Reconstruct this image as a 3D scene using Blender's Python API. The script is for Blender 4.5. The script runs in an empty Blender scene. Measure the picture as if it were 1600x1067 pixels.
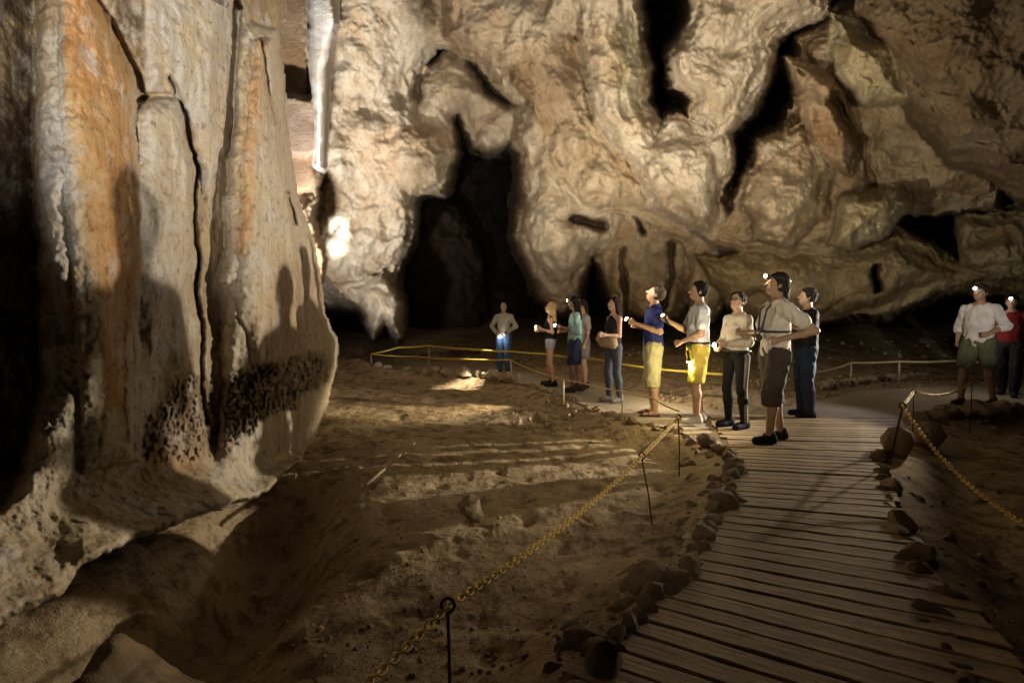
import bpy, bmesh, math, random
import numpy as np
from mathutils import Vector, Matrix, Euler

SC = bpy.context.scene
COL = SC.collection
rnd = random.Random(11)

# ------------------------------------------------------------------ camera, world, light
F_PX = 800.0; CAM_H = 1.4; PITCH = math.radians(3.04)
cam_d = bpy.data.cameras.new('camera'); cam_d.lens = 18.0; cam_d.sensor_width = 36.0
cam_d.clip_start = 0.05; cam_d.clip_end = 200.0
cam = bpy.data.objects.new('camera', cam_d); COL.objects.link(cam)
cam.location = (0, 0, CAM_H); cam.rotation_euler = (math.radians(90) - PITCH, 0, 0)
SC.camera = cam

world = bpy.data.worlds.new('World'); SC.world = world; world.use_nodes = True
bg = world.node_tree.nodes['Background']
bg.inputs[0].default_value = (0.9, 0.6, 0.35, 1); bg.inputs[1].default_value = 0.002

SC.view_settings.view_transform = 'Standard'; SC.view_settings.look = 'None'
SC.view_settings.exposure = 0.0; SC.view_settings.gamma = 1.0
try: SC.view_settings.use_curve_mapping = False
except Exception: pass
SC.render.engine = 'CYCLES'
SC.cycles.use_denoising = True
SC.cycles.max_bounces = 5; SC.cycles.diffuse_bounces = 3; SC.cycles.glossy_bounces = 2
SC.cycles.sample_clamp_indirect = 3.0

def ray(u, v):
    xc = (np.asarray(u, dtype=float) - 800.0) / F_PX
    zc = -(np.asarray(v, dtype=float) - 533.5) / F_PX
    c, s = math.cos(PITCH), math.sin(PITCH)
    return xc, c + s * zc, -s + c * zc

def P(u, v, z=0.0):
    "world point on the level z seen along a sight line"
    x, y, w = ray(u, v); t = (z - CAM_H) / w
    return Vector((float(x * t), float(y * t), z))

def W(u, v, Y):
    "world point at distance Y in front of the camera"
    x, y, w = ray(u, v); t = Y / y
    return Vector((float(x * t), float(Y), float(CAM_H + w * t)))

def lamp(name, loc, power, color=(1, .85, .6), radius=0.03, target=None, angle=None, blend=0.5):
    d = bpy.data.lights.new(name, 'SPOT' if target is not None else 'POINT')
    d.energy = power; d.color = color; d.shadow_soft_size = radius
    o = bpy.data.objects.new(name, d); COL.objects.link(o); o.location = loc
    if target is not None:
        d.spot_size = math.radians(angle); d.spot_blend = blend
        o.rotation_euler = (Vector(target) - Vector(loc)).to_track_quat('-Z', 'Y').to_euler()
    return o

WARM = (1.0, .80, .52); WHITE = (1.0, .93, .82); COOL = (.86, .93, 1.0); YEL = (1.0, .74, .25)
# the walking visitor's head torch: key light on the flowstone, the pit and the backs of the group
lamp('head_torch_light', (6.55, 7.02, 1.52), 2500, (1.0, .89, .70), 0.03, target=(-3.2, 6.0, 2.35), angle=62, blend=.4)
lamp('head_torch_light', (6.72, 7.05, 1.46), 460, (1.0, .86, .62), 0.012, target=(-1.6, 4.3, .5), angle=56, blend=.4)
lamp('head_torch_light', (6.70, 7.7, 1.72), 130, (.95, .93, 1.0), 0.03, target=(2.0, 7.0, .8), angle=84, blend=.6)
lamp('head_torch_light', (7.7, 8.9, 1.3), 14, (1.0, .93, .80), 0.03)
# floodlight on the ground hidden behind the flowstone, lighting the rear wall and vault from the left
lamp('floodlight', (-3.2, 7.6, .75), 5400, WHITE, 0.12, target=tuple(W(800, -10, 11.5)), angle=150, blend=1.0)
# torches of the guides beside the photographer, turned up on the vault
lamp('hand_torch_light', (-1.0, -.6, 1.3), 1700, WHITE, 0.08, target=tuple(W(780, 40, 12)), angle=68, blend=1.0)
lamp('hand_torch_light', (1.6, -.8, 1.3), 1050, (1.0, .86, .60), 0.08, target=tuple(W(1090, 260, 9)), angle=56, blend=1.0)
lamp('hand_torch_light', (1.8, -.8, 1.6), 1700, (1.0, .90, .80), 0.05, target=tuple(W(1522, 500, 8)), angle=9, blend=.8)
lamp('hand_torch_light', (.5, -.5, 2.0), 190, (1.0, .82, .56), 0.06, target=tuple(P(830, 655, -.2)), angle=44, blend=1.0)
# narrow beam that burns out a spot on the wall
lamp('head_torch_light', (-.6, 9.9, 1.6), 11000, (1, .95, .84), 0.10, target=tuple(W(534, 392, 13.3)), angle=6, blend=1.0)
lamp('head_torch_light', (-.55, 9.9, 1.65), 11000, (1, .95, .84), 0.10, target=tuple(W(541, 362, 13.3)), angle=6, blend=1.0)
# torches of the group turned up on the vault and down on the ground
lamp('hand_torch_light', (1.25, 6.3, 1.35), 1150, (1.0, .91, .74), 0.03, target=tuple(W(1010, 60, 9.6)), angle=88, blend=.9)
lamp('head_torch_light', (2.15, 5.35, 1.85), 680, (1.0, .89, .66), 0.03, target=tuple(W(1290, 240, 9)), angle=80, blend=.9)
lamp('head_torch_light', (.85, 9.3, 1.75), 620, (1.0, .91, .74), 0.03, target=tuple(W(860, 150, 12)), angle=110, blend=.9)
lamp('hand_torch_light', (-.3, 11.3, 1.2), 520, (1, .88, .66), 0.02, target=tuple(P(725, 600, -.1)), angle=38, blend=.9)
lamp('hand_torch_light', (.9, 9.6, .40), 620, (1, .82, .48), 0.01, target=tuple(P(650, 650, -.2)), angle=36, blend=.8)
lamp('head_torch_light', (2.1, 7.25, 1.2), 130, (1, .84, .52), 0.02, target=(2.6, 9.2, -.1), angle=125, blend=.8)

# ------------------------------------------------------------------ numpy noise
_r = np.random.RandomState(5)
_PERM = _r.permutation(512).astype(np.int32); _PERM = np.concatenate([_PERM, _PERM])
_G = _r.normal(size=(512, 3)).astype(np.float32); _G /= np.linalg.norm(_G, axis=1)[:, None]
def perlin(p):
    p = np.asarray(p, dtype=np.float32); shp = p.shape[:-1]; p = p.reshape(-1, 3)
    i = np.floor(p).astype(np.int32); f = p - i; i &= 511
    w = f * f * f * (f * (f * 6 - 15) + 10)
    out = 0
    for dx in (0, 1):
        hx = _PERM[(i[:, 0] + dx) & 511]; wx = w[:, 0] if dx else 1 - w[:, 0]
        for dy in (0, 1):
            hy = _PERM[(hx + i[:, 1] + dy) & 511]; wy = w[:, 1] if dy else 1 - w[:, 1]
            for dz in (0, 1):
                g = _G[_PERM[(hy + i[:, 2] + dz) & 511]]; wz = w[:, 2] if dz else 1 - w[:, 2]
                out = out + (g[:, 0] * (f[:, 0] - dx) + g[:, 1] * (f[:, 1] - dy) + g[:, 2] * (f[:, 2] - dz)) * wx * wy * wz
    return (out * 1.6).reshape(shp)
def fbm(p, octs=4, gain=.5, lac=2.03):
    a, s, q = 1.0, 0, np.asarray(p, dtype=np.float32)
    for _ in range(octs):
        s = s + a * perlin(q); a *= gain; q = q * lac + 17.3
    return s
def ridged(p, octs=4, gain=.5):
    a, s, q = 1.0, 0, np.asarray(p, dtype=np.float32)
    for _ in range(octs):
        s = s + a * (1 - 2 * np.abs(perlin(q))); a *= gain; q = q * 2.1 + 9.1
    return s
def sstep(a, b, x):
    t = np.clip((x - a) / (b - a), 0, 1); return t * t * (3 - 2 * t)

def poly_sd(U, V, poly):
    "signed distance to a closed polygon, positive inside"
    pts = np.array(poly, dtype=np.float32); n = len(pts)
    d2 = np.full(U.shape, 1e12, dtype=np.float32); ins = np.zeros(U.shape, dtype=bool)
    for i in range(n):
        a = pts[i]; b = pts[(i + 1) % n]; e = b - a; L = float(e @ e) + 1e-9
        px = U - a[0]; py = V - a[1]
        t = np.clip((px * e[0] + py * e[1]) / L, 0, 1)
        dx = px - t * e[0]; dy = py - t * e[1]
        d2 = np.minimum(d2, dx * dx + dy * dy)
        if abs(e[1]) > 1e-9:
            c = ((a[1] > V) != (b[1] > V)) & (px < e[0] * (V - a[1]) / e[1])
            ins ^= c
    d = np.sqrt(d2); return np.where(ins, d, -d)
def line_d(U, V, pts):
    pts = np.array(pts, dtype=np.float32)
    d2 = np.full(U.shape, 1e12, dtype=np.float32)
    for a, b in zip(pts[:-1], pts[1:]):
        e = b - a; L = float(e @ e) + 1e-9
        t = np.clip(((U - a[0]) * e[0] + (V - a[1]) * e[1]) / L, 0, 1)
        dx = U - a[0] - t * e[0]; dy = V - a[1] - t * e[1]
        d2 = np.minimum(d2, dx * dx + dy * dy)
    return np.sqrt(d2)

# ------------------------------------------------------------------ object helpers
def mesh_np(name, verts, faces, smooth=True, col=None):
    me = bpy.data.meshes.new(name); verts = np.asarray(verts, dtype=np.float32); faces = np.asarray(faces, dtype=np.int32)
    n = faces.shape[1]
    me.vertices.add(len(verts)); me.vertices.foreach_set('co', verts.ravel())
    me.loops.add(faces.size); me.loops.foreach_set('vertex_index', faces.ravel())
    me.polygons.add(len(faces)); me.polygons.foreach_set('loop_start', np.arange(0, faces.size, n, dtype=np.int32))
    me.polygons.foreach_set('loop_total', np.full(len(faces), n, dtype=np.int32))
    if smooth: me.polygons.foreach_set('use_smooth', np.ones(len(faces), dtype=bool))
    if col is not None:
        a = me.color_attributes.new('Tint', 'FLOAT_COLOR', 'POINT')
        c = np.ones((len(verts), 4), dtype=np.float32); c[:, :col.shape[1]] = col; a.data.foreach_set('color', c.ravel())
    me.update(calc_edges=True); me.validate(); return me
def link(name, me, mat=None, parent=None, loc=None, rot=None, scale=None):
    o = bpy.data.objects.new(name, me); COL.objects.link(o)
    if mat is not None and me is not None and len(me.materials) == 0: me.materials.append(mat)
    if parent is not None: o.parent = parent
    if loc is not None: o.location = loc
    if rot is not None: o.rotation_euler = rot
    if scale is not None: o.scale = scale if hasattr(scale, '__len__') else (scale,) * 3
    return o
def tag(o, label=None, cat=None, group=None, kind=None):
    if label: o['label'] = label
    if cat: o['category'] = cat
    if group: o['group'] = group
    if kind: o['kind'] = kind
    return o
def empty(name, loc, rz=0.0):
    o = bpy.data.objects.new(name, None); COL.objects.link(o); o.location = loc; o.rotation_euler = (0, 0, rz)
    o.empty_display_size = .1; return o
def grid_faces(nu, nv):
    i = np.arange(nu * nv).reshape(nv, nu)
    return np.stack([i[:-1, :-1], i[:-1, 1:], i[1:, 1:], i[1:, :-1]], -1).reshape(-1, 4)
def tube_mesh(name, pts, rad, seg=8, closed=False):
    pts = [Vector(p) for p in pts]; n = len(pts); V = []; Fc = []
    rads = rad if hasattr(rad, '__len__') else [rad] * n
    up = Vector((0, 0, 1)); prev = None
    for i, p in enumerate(pts):
        if closed: t = (pts[(i + 1) % n] - pts[i - 1]).normalized()
        else: t = (pts[min(i + 1, n - 1)] - pts[max(i - 1, 0)]).normalized()
        if prev is None:
            a = t.cross(up)
            if a.length < .05: a = t.cross(Vector((1, 0, 0)))
            a.normalize()
        else:
            a = (prev - t * prev.dot(t)).normalized()
        prev = a; b = t.cross(a)
        for k in range(seg):
            an = 2 * math.pi * k / seg; V.append(p + (a * math.cos(an) + b * math.sin(an)) * rads[i])
    m = n if closed else n - 1
    for i in range(m):
        for k in range(seg):
            j = (i + 1) % n
            Fc.append((i * seg + k, i * seg + (k + 1) % seg, j * seg + (k + 1) % seg, j * seg + k))
    me = bpy.data.meshes.new(name)
    if not closed:
        Fc.append(tuple(range(seg))[::-1]); Fc.append(tuple((n - 1) * seg + k for k in range(seg)))
    me.from_pydata([tuple(v) for v in V], [], Fc)
    for p in me.polygons: p.use_smooth = len(p.vertices) == 4
    return me
def lathe_mesh(name, prof, seg=16):
    "profile of (radius, z)"
    V = []; Fc = []
    for r, z in prof:
        for k in range(seg):
            a = 2 * math.pi * k / seg; V.append((r * math.cos(a), r * math.sin(a), z))
    for i in range(len(prof) - 1):
        for k in range(seg):
            Fc.append((i * seg + k, i * seg + (k + 1) % seg, (i + 1) * seg + (k + 1) % seg, (i + 1) * seg + k))
    Fc.append(tuple(range(seg))[::-1]); Fc.append(tuple((len(prof) - 1) * seg + k for k in range(seg)))
    me = bpy.data.meshes.new(name); me.from_pydata(V, [], Fc)
    for p in me.polygons: p.use_smooth = len(p.vertices) == 4
    return me

# ------------------------------------------------------------------ materials
class NT:
    def __init__(s, name):
        s.m = bpy.data.materials.new(name); s.m.use_nodes = True; s.t = s.m.node_tree; s.n = s.t.nodes
        s.b = s.n['Principled BSDF']
    def node(s, typ, **kw):
        n = s.n.new(typ)
        for k, v in kw.items():
            if k.startswith('i_'):
                key = k[2:]; key = int(key) if key.isdigit() else key.replace('_', ' ')
                if hasattr(v, 'is_linked') or isinstance(v, bpy.types.NodeSocket): s.t.links.new(v, n.inputs[key])
                else: n.inputs[key].default_value = v
            else: setattr(n, k, v)
        return n
    def coords(s, scale=(1, 1, 1), obj=False):
        c = s.node('ShaderNodeTexCoord')
        m = s.node('ShaderNodeMapping', i_0=c.outputs['Object']); m.inputs['Scale'].default_value = scale
        return m.outputs[0]
    def noise(s, vec, scale, detail=4, rough=.55, dist=0):
        return s.node('ShaderNodeTexNoise', i_Vector=vec, i_Scale=scale, i_Detail=detail, i_Roughness=rough, i_Distortion=dist).outputs[0]
    def ramp(s, fac, stops):
        r = s.node('ShaderNodeValToRGB', i_0=fac); e = r.color_ramp.elements
        while len(e) < len(stops): e.new(.5)
        for x, (p, c) in zip(e, stops): x.position = p; x.color = (c, c, c, 1) if isinstance(c, (int, float)) else (*c, 1)
        return r.outputs[0]
    def mix(s, fac, a, b, mode='MIX'):
        n = s.node('ShaderNodeMix', data_type='RGBA', blend_type=mode)
        for k, v in ((0, fac), (6, a), (7, b)):
            if isinstance(v, bpy.types.NodeSocket): s.t.links.new(v, n.inputs[k])
            else: n.inputs[k].default_value = v if k == 0 else (*v, 1)
        return n.outputs[2]
    def math(s, op, a, b=0.0):
        n = s.node('ShaderNodeMath', operation=op)
        for k, v in ((0, a), (1, b)):
            if isinstance(v, bpy.types.NodeSocket): s.t.links.new(v, n.inputs[k])
            else: n.inputs[k].default_value = v
        return n.outputs[0]
    def bump(s, h, dist, strength=1.0, prev=None):
        n = s.node('ShaderNodeBump', i_Height=h, i_Distance=dist, i_Strength=strength)
        if prev is not None: s.t.links.new(prev, n.inputs['Normal'])
        return n.outputs[0]
    def done(s, color=None, rough=.8, normal=None, spec=None, metal=None):
        for key, v in (('Base Color', color), ('Roughness', rough), ('Normal', normal), ('Specular IOR Level', spec), ('Metallic', metal)):
            if v is None: continue
            if isinstance(v, bpy.types.NodeSocket): s.t.links.new(v, s.b.inputs[key])
            else: s.b.inputs[key].default_value = (*v, 1) if key == 'Base Color' else v
        return s.m

def mat_rock(name, stretch=(1, 1, 1), bump=1.0, streak=0.0, rough=.8, spec=.25, tint=True, base=(.4, .33, .25), fine=1.0):
    n = NT(name); c = n.coords(); cs = n.coords(stretch)
    a = n.noise(cs, 1.6, 6, .6, .3); b = n.noise(cs, 5 * fine, 8, .68, 0); d = n.noise(cs, 30 * fine, 4, .65)
    if tint: col = n.node('ShaderNodeVertexColor', layer_name='Tint').outputs[0]
    else: col = n.mix(0, base, base)
    col = n.mix(n.ramp(a, [(.35, 0), (.65, 1)]), col, n.mix(1, col, (.74, .66, .56), 'MULTIPLY'))
    g = n.noise(cs, .55, 4, .6, .5)
    col = n.mix(n.ramp(g, [(.50, 0), (.64, .38)]), col, n.mix(1, col, (.80, .58, .36), 'MULTIPLY'))
    col = n.mix(n.ramp(b, [(.28, .55), (.44, 0)]), col, n.mix(1, col, (.55, .43, .32), 'MULTIPLY'))
    col = n.mix(n.ramp(b, [(.55, 0), (.75, .8)]), col, n.mix(1, col, (1.3, 1.3, 1.3), 'MULTIPLY'))
    col = n.mix(n.ramp(d, [(.25, .45), (.44, 0)]), col, n.mix(1, col, (.40, .33, .28), 'MULTIPLY'))
    vor = n.node('ShaderNodeTexVoronoi', i_Vector=cs, i_Scale=9.0 * fine, feature='SMOOTH_F1').outputs[0]
    nb = n.bump(b, .035 * bump, .7); nb = n.bump(vor, .012 * bump, .4, nb); nb = n.bump(d, .02 * bump, .9, nb)
    nb = n.bump(n.noise(c, 120, 3, .6), .006 * bump, .8, nb)
    return n.done(col, rough, nb, spec)

M_WALL = mat_rock('cave_limestone', bump=1.0)
def mat_flow():
    n = NT('flowstone'); c = n.coords(); cs = n.coords((1, 1, .14)); cv = n.coords((1, 1, .13))
    col = n.node('ShaderNodeVertexColor', layer_name='Tint').outputs[0]
    a = n.noise(cs, 5, 6, .6, .4); b = n.noise(cv, 22, 5, .6, .2); d = n.noise(c, 14, 6, .7, .5); e = n.noise(c, 55, 4, .6)
    col = n.mix(n.ramp(a, [(.38, 0), (.62, .9)]), col, n.mix(1, col, (.78, .72, .64), 'MULTIPLY'))
    col = n.mix(n.ramp(b, [(.34, .55), (.5, 0)]), col, n.mix(1, col, (.72, .60, .46), 'MULTIPLY'))
    col = n.mix(n.ramp(b, [(.55, 0), (.75, .4)]), col, (.56, .52, .45))
    col = n.mix(n.ramp(n.noise(c, 3.2, 7, .65, .6), [(.50, 0), (.66, .55)]), col, (.47, .36, .20))
    col = n.mix(n.ramp(n.noise(c, 4.6, 7, .7, .3), [(.52, 0), (.64, .6)]), col, (.46, .44, .42))
    col = n.mix(n.ramp(d, [(.34, .9), (.46, 0)]), col, n.mix(1, col, (.50, .40, .33), 'MULTIPLY'))
    col = n.mix(n.ramp(e, [(.28, .6), (.42, 0)]), col, n.mix(1, col, (.5, .4, .32), 'MULTIPLY'))
    nb = n.bump(b, .008, .5); nb = n.bump(a, .02, .4, nb); nb = n.bump(d, .022, .8, nb); nb = n.bump(e, .006, .8, nb)
    return n.done(col, .62, nb, .35)
M_FLOW = mat_flow()
def mat_ground():
    n = NT('cave_earth'); c = n.coords()
    a = n.noise(c, .9, 5, .6, .3); b = n.noise(c, 5, 6, .65, .3); d = n.noise(c, 26, 5, .65); e = n.noise(c, 110, 3, .6)
    col = n.mix(n.ramp(a, [(.35, 0), (.65, 1)]), (.29, .215, .13), (.42, .325, .205))
    col = n.mix(n.ramp(b, [(.35, .9), (.52, 0)]), col, (.12, .07, .038))
    col = n.mix(n.ramp(d, [(.56, 0), (.7, .55)]), col, (.36, .28, .19))
    col = n.mix(n.ramp(d, [(.28, .7), (.44, 0)]), col, (.08, .048, .028))
    nb = n.bump(b, .03, .6); nb = n.bump(d, .02, .9, nb); nb = n.bump(e, .006, .9, nb)
    return n.done(col, .9, nb, .15)
M_GROUND = mat_ground()
def mat_path():
    n = NT('worn_concrete'); c = n.coords()
    a = n.noise(c, 1.5, 6, .6, .3); d = n.noise(c, 18, 6, .7)
    col = n.mix(n.ramp(a, [(.3, 0), (.7, 1)]), (.29, .235, .17), (.38, .32, .24))
    col = n.mix(n.ramp(d, [(.3, .8), (.48, 0)]), col, (.17, .12, .08))
    return n.done(col, .8, n.bump(d, .012, .8, n.bump(a, .03, .5)), .25)
M_PATH = mat_path()
def mat_plank():
    n = NT('weathered_plank'); c = n.coords((1, 1, 1)); cs = n.coords((1.2, 14, 14))
    oi = n.node('ShaderNodeObjectInfo').outputs['Random']
    a = n.noise(cs, 2.2, 6, .65, .4); d = n.noise(c, 22, 5, .65); g = n.noise(c, 3, 4, .6)
    col = n.mix(oi, (.31, .225, .135), (.42, .32, .21))
    col = n.mix(n.ramp(a, [(.36, .75), (.56, 0)]), col, (.14, .10, .065))
    col = n.mix(n.ramp(g, [(.35, .7), (.55, 0)]), col, (.19, .14, .09))
    col = n.mix(n.ramp(d, [(.3, .6), (.44, 0)]), col, (.11, .075, .05))
    return n.done(col, .72, n.bump(d, .006, .7, n.bump(a, .012, .8)), .3)
M_PLANK = mat_plank()
M_STONE = mat_rock('kerb_stone', bump=.9, tint=False, base=(.42, .32, .215), fine=1.6)
M_PALE = mat_rock('pale_stone', bump=.5, tint=False, base=(.52, .44, .33), fine=1.3)
def simple(name, col, rough=.7, metal=0, spec=.3, noise=12, amt=.25, bump=.004):
    n = NT(name); c = n.coords(); a = n.noise(c, noise, 5, .6)
    cc = n.mix(n.ramp(a, [(.3, 0), (.7, 1)]), tuple(x * (1 - amt) for x in col), tuple(min(1, x * (1 + amt)) for x in col))
    return n.done(cc, rough, n.bump(a, bump, .6), spec, metal)
def emis(name, col, st):
    n = NT(name); n.b.inputs['Base Color'].default_value = (.8, .8, .8, 1)
    n.b.inputs['Emission Color'].default_value = (*col, 1); n.b.inputs['Emission Strength'].default_value = st; return n.m
M_YCHAIN = simple('yellow_painted_steel', (.66, .44, .09), .5, .15, .4, 60, .5, .001)
M_YROPE = simple('yellow_rope', (.46, .34, .06), .7, 0, .2, 80, .25, .002)
M_WROPE = simple('pale_rope', (.60, .50, .28), .7, 0, .2, 80, .25, .002)
M_RUST = simple('rusty_steel', (.12, .055, .03), .75, .5, .3, 60, .5, .002)
M_POST = simple('pale_metal', (.45, .40, .30), .5, .3, .4, 30, .3, .001)
M_WOOD = simple('dry_stick', (.30, .23, .15), .85, 0, .2, 40, .35, .004)
E_WARM = emis('torch_glow_warm', (1, .80, .45), 22)
E_WHITE = emis('torch_glow_white', (.95, .95, 1), 26)
M_BLACKP = simple('black_plastic', (.02, .02, .022), .4, 0, .4)

# ------------------------------------------------------------------ relief builder for the rock
class Relief:
    def __init__(s, u0, u1, v0, v1, st, far, col):
        s.u = np.arange(u0, u1 + .1, st, dtype=np.float32); s.v = np.arange(v0, v1 + .1, st, dtype=np.float32)
        s.U, s.V = np.meshgrid(s.u, s.v); s.st = st
        q = np.stack([s.U / 60, s.V / 60, s.U * 0 + u0 * .01], -1)
        s.jx = (perlin(q) * 9 + perlin(q * 2.7 + 5) * 5 + perlin(q * 7 + 9) * 2.5).astype(np.float32)
        s.jy = (perlin(q + 31) * 9 + perlin(q * 2.7 + 45) * 5 + perlin(q * 7 + 59) * 2.5).astype(np.float32)
        s.D = far(s.U, s.V) if callable(far) else np.full(s.U.shape, far, dtype=np.float32)
        s.D = s.D.astype(np.float32)
        s.C = np.zeros(s.U.shape + (3,), dtype=np.float32) + np.array(col, dtype=np.float32)
        s.A = np.ones(s.U.shape, dtype=np.float32)
        s.N = np.ones(s.U.shape, dtype=np.float32)          # nodular roughness
    def box(s, pts, m):
        p = np.array(pts)
        a = np.searchsorted(s.u, p[:, 0].min() - m); b = np.searchsorted(s.u, p[:, 0].max() + m)
        c = np.searchsorted(s.v, p[:, 1].min() - m); d = np.searchsorted(s.v, p[:, 1].max() + m)
        return slice(c, d), slice(a, b)
    def sd(s, pts, sl, jit):
        return poly_sd(s.U[sl] + s.jx[sl] * jit, s.V[sl] + s.jy[sl] * jit, pts)
    def layer(s, pts, depth, col=None, R=.6, w=50, K=.35, k=.12, jit=1.0, m=90):
        sl = s.box(pts, m); sd = s.sd(pts, sl, jit); U, V = s.U[sl], s.V[sl]
        base = depth(U, V) if callable(depth) else depth
        x = 1 - np.clip(sd / w, 0, 1)
        d = base + R * (1 - np.sqrt(np.clip(1 - x * x, 0, 1))) + K * np.clip(-sd, 0, None) * (1 + np.clip(-sd, 0, None) * .08)
        d = np.where(sd < -m + 12, 1e3, d).astype(np.float32)
        D = s.D[sl]; h = np.clip(.5 + .5 * (D - d) / k, 0, 1)
        s.D[sl] = D * (1 - h) + np.minimum(d, 900) * h - k * h * (1 - h)
        if col is not None: s.C[sl] = s.C[sl] * (1 - h[..., None]) + np.array(col, dtype=np.float32) * h[..., None]
    def stain(s, pts, col, soft=10, amt=1.0, jit=1.0, nod=None, smooth=None):
        sl = s.box(pts, soft + 20); sd = s.sd(pts, sl, jit); h = (sstep(-soft, soft, sd) * amt)
        s.C[sl] = s.C[sl] * (1 - h[..., None]) + np.array(col, dtype=np.float32) * h[..., None]
        if smooth is not None: s.A[sl] = s.A[sl] * (1 - h) + smooth * h
        if nod is not None: s.N[sl] = s.N[sl] * (1 - h) + nod * h
    def groove(s, pts, w, dep, jit=1.0, col=None):
        sl = s.box(pts, w * 4 + 15); d = line_d(s.U[sl] + s.jx[sl] * jit, s.V[sl] + s.jy[sl] * jit, pts)
        g = np.exp(-(d / w) ** 2); s.D[sl] += dep * g
        if col is not None: s.C[sl] = s.C[sl] * (1 - g[..., None]) + np.array(col, dtype=np.float32) * g[..., None]
    def pos(s, D):
        x, y, w = ray(s.U, s.V); t = D / y
        return np.stack([x * t, D, CAM_H + w * t], -1).astype(np.float32)

PALE = (.56, .48, .375); TAN = (.48, .385, .27); GREY = (.53, .48, .405); BRN = (.22, .145, .085); DK = (.12, .075, .045); OLV = (.46, .40, .265)

# ------------------------------------------------------------------ cave wall and vault
def far_fn(U, V): return 27.0 + 0 * U
R1 = Relief(-60, 1960, -420, 640, 2.0, far_fn, (.02, .014, .01))
# inside of the chasm, dim
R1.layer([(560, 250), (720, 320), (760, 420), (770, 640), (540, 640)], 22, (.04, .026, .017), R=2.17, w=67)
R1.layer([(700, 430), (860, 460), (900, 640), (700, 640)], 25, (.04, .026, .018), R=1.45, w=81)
# low rear wall and floor line behind the group
R1.layer([(380, 545), (700, 552), (900, 560), (1960, 560), (1960, 700), (380, 700)], 16, DK, R=.3, w=20)
# main left rear wall
lw = lambda U, V: 13.4 + (V - 300) * .0045 + (U - 560) * .002
R1.layer([(300, -420), (690, -420), (700, 60), (662, 110), (652, 150), (664, 185), (696, 200), (704, 240), (694, 292), (656, 306), (642, 345),
          (641, 378), (622, 410), (624, 450), (633, 500), (628, 540), (604, 512), (590, 528), (566, 488), (512, 480), (490, 470), (300, 470)], lw, GREY, R=2.32, w=74, K=.4)
R1.layer([(560, 200), (640, 190), (690, 240), (688, 285), (650, 300), (600, 290)], 12.9, PALE, R=1.30, w=60)
R1.layer([(520, 440), (600, 420), (628, 470), (632, 525), (604, 505), (585, 525), (560, 480)], 12.9, GREY, R=1.16, w=47)
# panel under the arch
R1.layer([(630, 190), (652, 118), (700, 76), (742, 92), (806, 150), (840, 240), (796, 222), (762, 234), (742, 226), (730, 202), (722, 180), (704, 180), (712, 240), (690, 300), (640, 300)],
         lambda U, V: 14.2 - (V - 80) * .002, PALE, R=1.01, w=47, K=.4)
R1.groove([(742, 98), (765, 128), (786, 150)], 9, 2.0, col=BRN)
R1.groove([(700, 78), (662, 118), (655, 150)], 6, .6)
# central pillar right of the chasm
R1.layer([(700, -420), (940, -420), (940, 100), (990, 300), (960, 380), (930, 402), (908, 440), (902, 470), (872, 486), (850, 468), (830, 430), (812, 390), (806, 345),
          (812, 292), (806, 250), (794, 222), (800, 160), (742, 95), (700, 72), (650, 60)], lambda U, V: 12.0 + np.clip(V - 100, -400, 400) * .0028, PALE, R=2.03, w=67, K=.4)
R1.layer([(955, 300), (1075, 330), (1085, 400), (1075, 470), (1060, 500), (1010, 495), (960, 490), (948, 440), (932, 402), (950, 360)], 13.0, TAN, R=1.30, w=43)
R1.layer([(1060, 360), (1120, 380), (1140, 470), (1110, 500), (1075, 495)], 13.2, TAN, R=1.16, w=40)
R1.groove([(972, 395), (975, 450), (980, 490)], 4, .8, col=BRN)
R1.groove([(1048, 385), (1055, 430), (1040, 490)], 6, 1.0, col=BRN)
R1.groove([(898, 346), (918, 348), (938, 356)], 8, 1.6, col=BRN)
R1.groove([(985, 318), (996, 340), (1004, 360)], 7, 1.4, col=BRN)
# slope between pillar and pendants
R1.layer([(790, -100), (900, 60), (925, 170), (985, 260), (1090, 340), (1120, 400), (1085, 410), (1040, 375), (985, 345), (900, 330), (850, 250), (815, 150), (760, 60)],
         lambda U, V: 11.2 + (V - 100) * .0035, TAN, R=1.30, w=60)
R1.stain([(800, 110), (890, 60), (905, 130), (880, 210), (840, 200), (815, 150)], BRN, 18, .45)
# upper arch rib
R1.layer([(640, -420), (960, -420), (960, -60), (900, 62), (860, 75), (800, 110), (770, 105), (735, 88), (700, 60), (680, 20), (640, -60)], lambda U, V: 10.6 + V * .004, PALE, R=1.74, w=60)
R1.groove([(668, -30), (690, 10), (700, 40)], 14, .8, col=TAN)
# pendant A
R1.layer([(860, -420), (1002, -420), (1004, 10), (1002, 60), (1020, 108), (1014, 160), (1044, 205), (1100, 260), (1132, 300), (1150, 350), (1120, 400), (1082, 382), (1010, 330), (985, 262),
          (952, 236), (926, 186), (916, 130), (894, 70)], lambda U, V: 9.4 + V * .0055, PALE, R=1.89, w=74, K=.4)
R1.stain([(960, 40), (1010, 60), (1015, 140), (990, 180), (955, 110)], OLV, 16, .8)
# pendant B
R1.layer([(1082, -420), (1290, -420), (1300, 20), (1216, 62), (1206, 110), (1180, 182), (1146, 216), (1140, 300), (1100, 270), (1060, 215), (1100, 198), (1076, 190), (1074, 158), (1050, 132), (1052, 84), (1078, 20)],
         lambda U, V: 8.6 + V * .007, PALE, R=1.74, w=60, K=.4)
R1.layer([(1040, 180), (1150, 200), (1142, 290), (1120, 380), (1080, 370), (1020, 300), (1010, 230)], lambda U, V: 9.9 + (V - 200) * .004, PALE, R=1.45, w=74)
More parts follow.
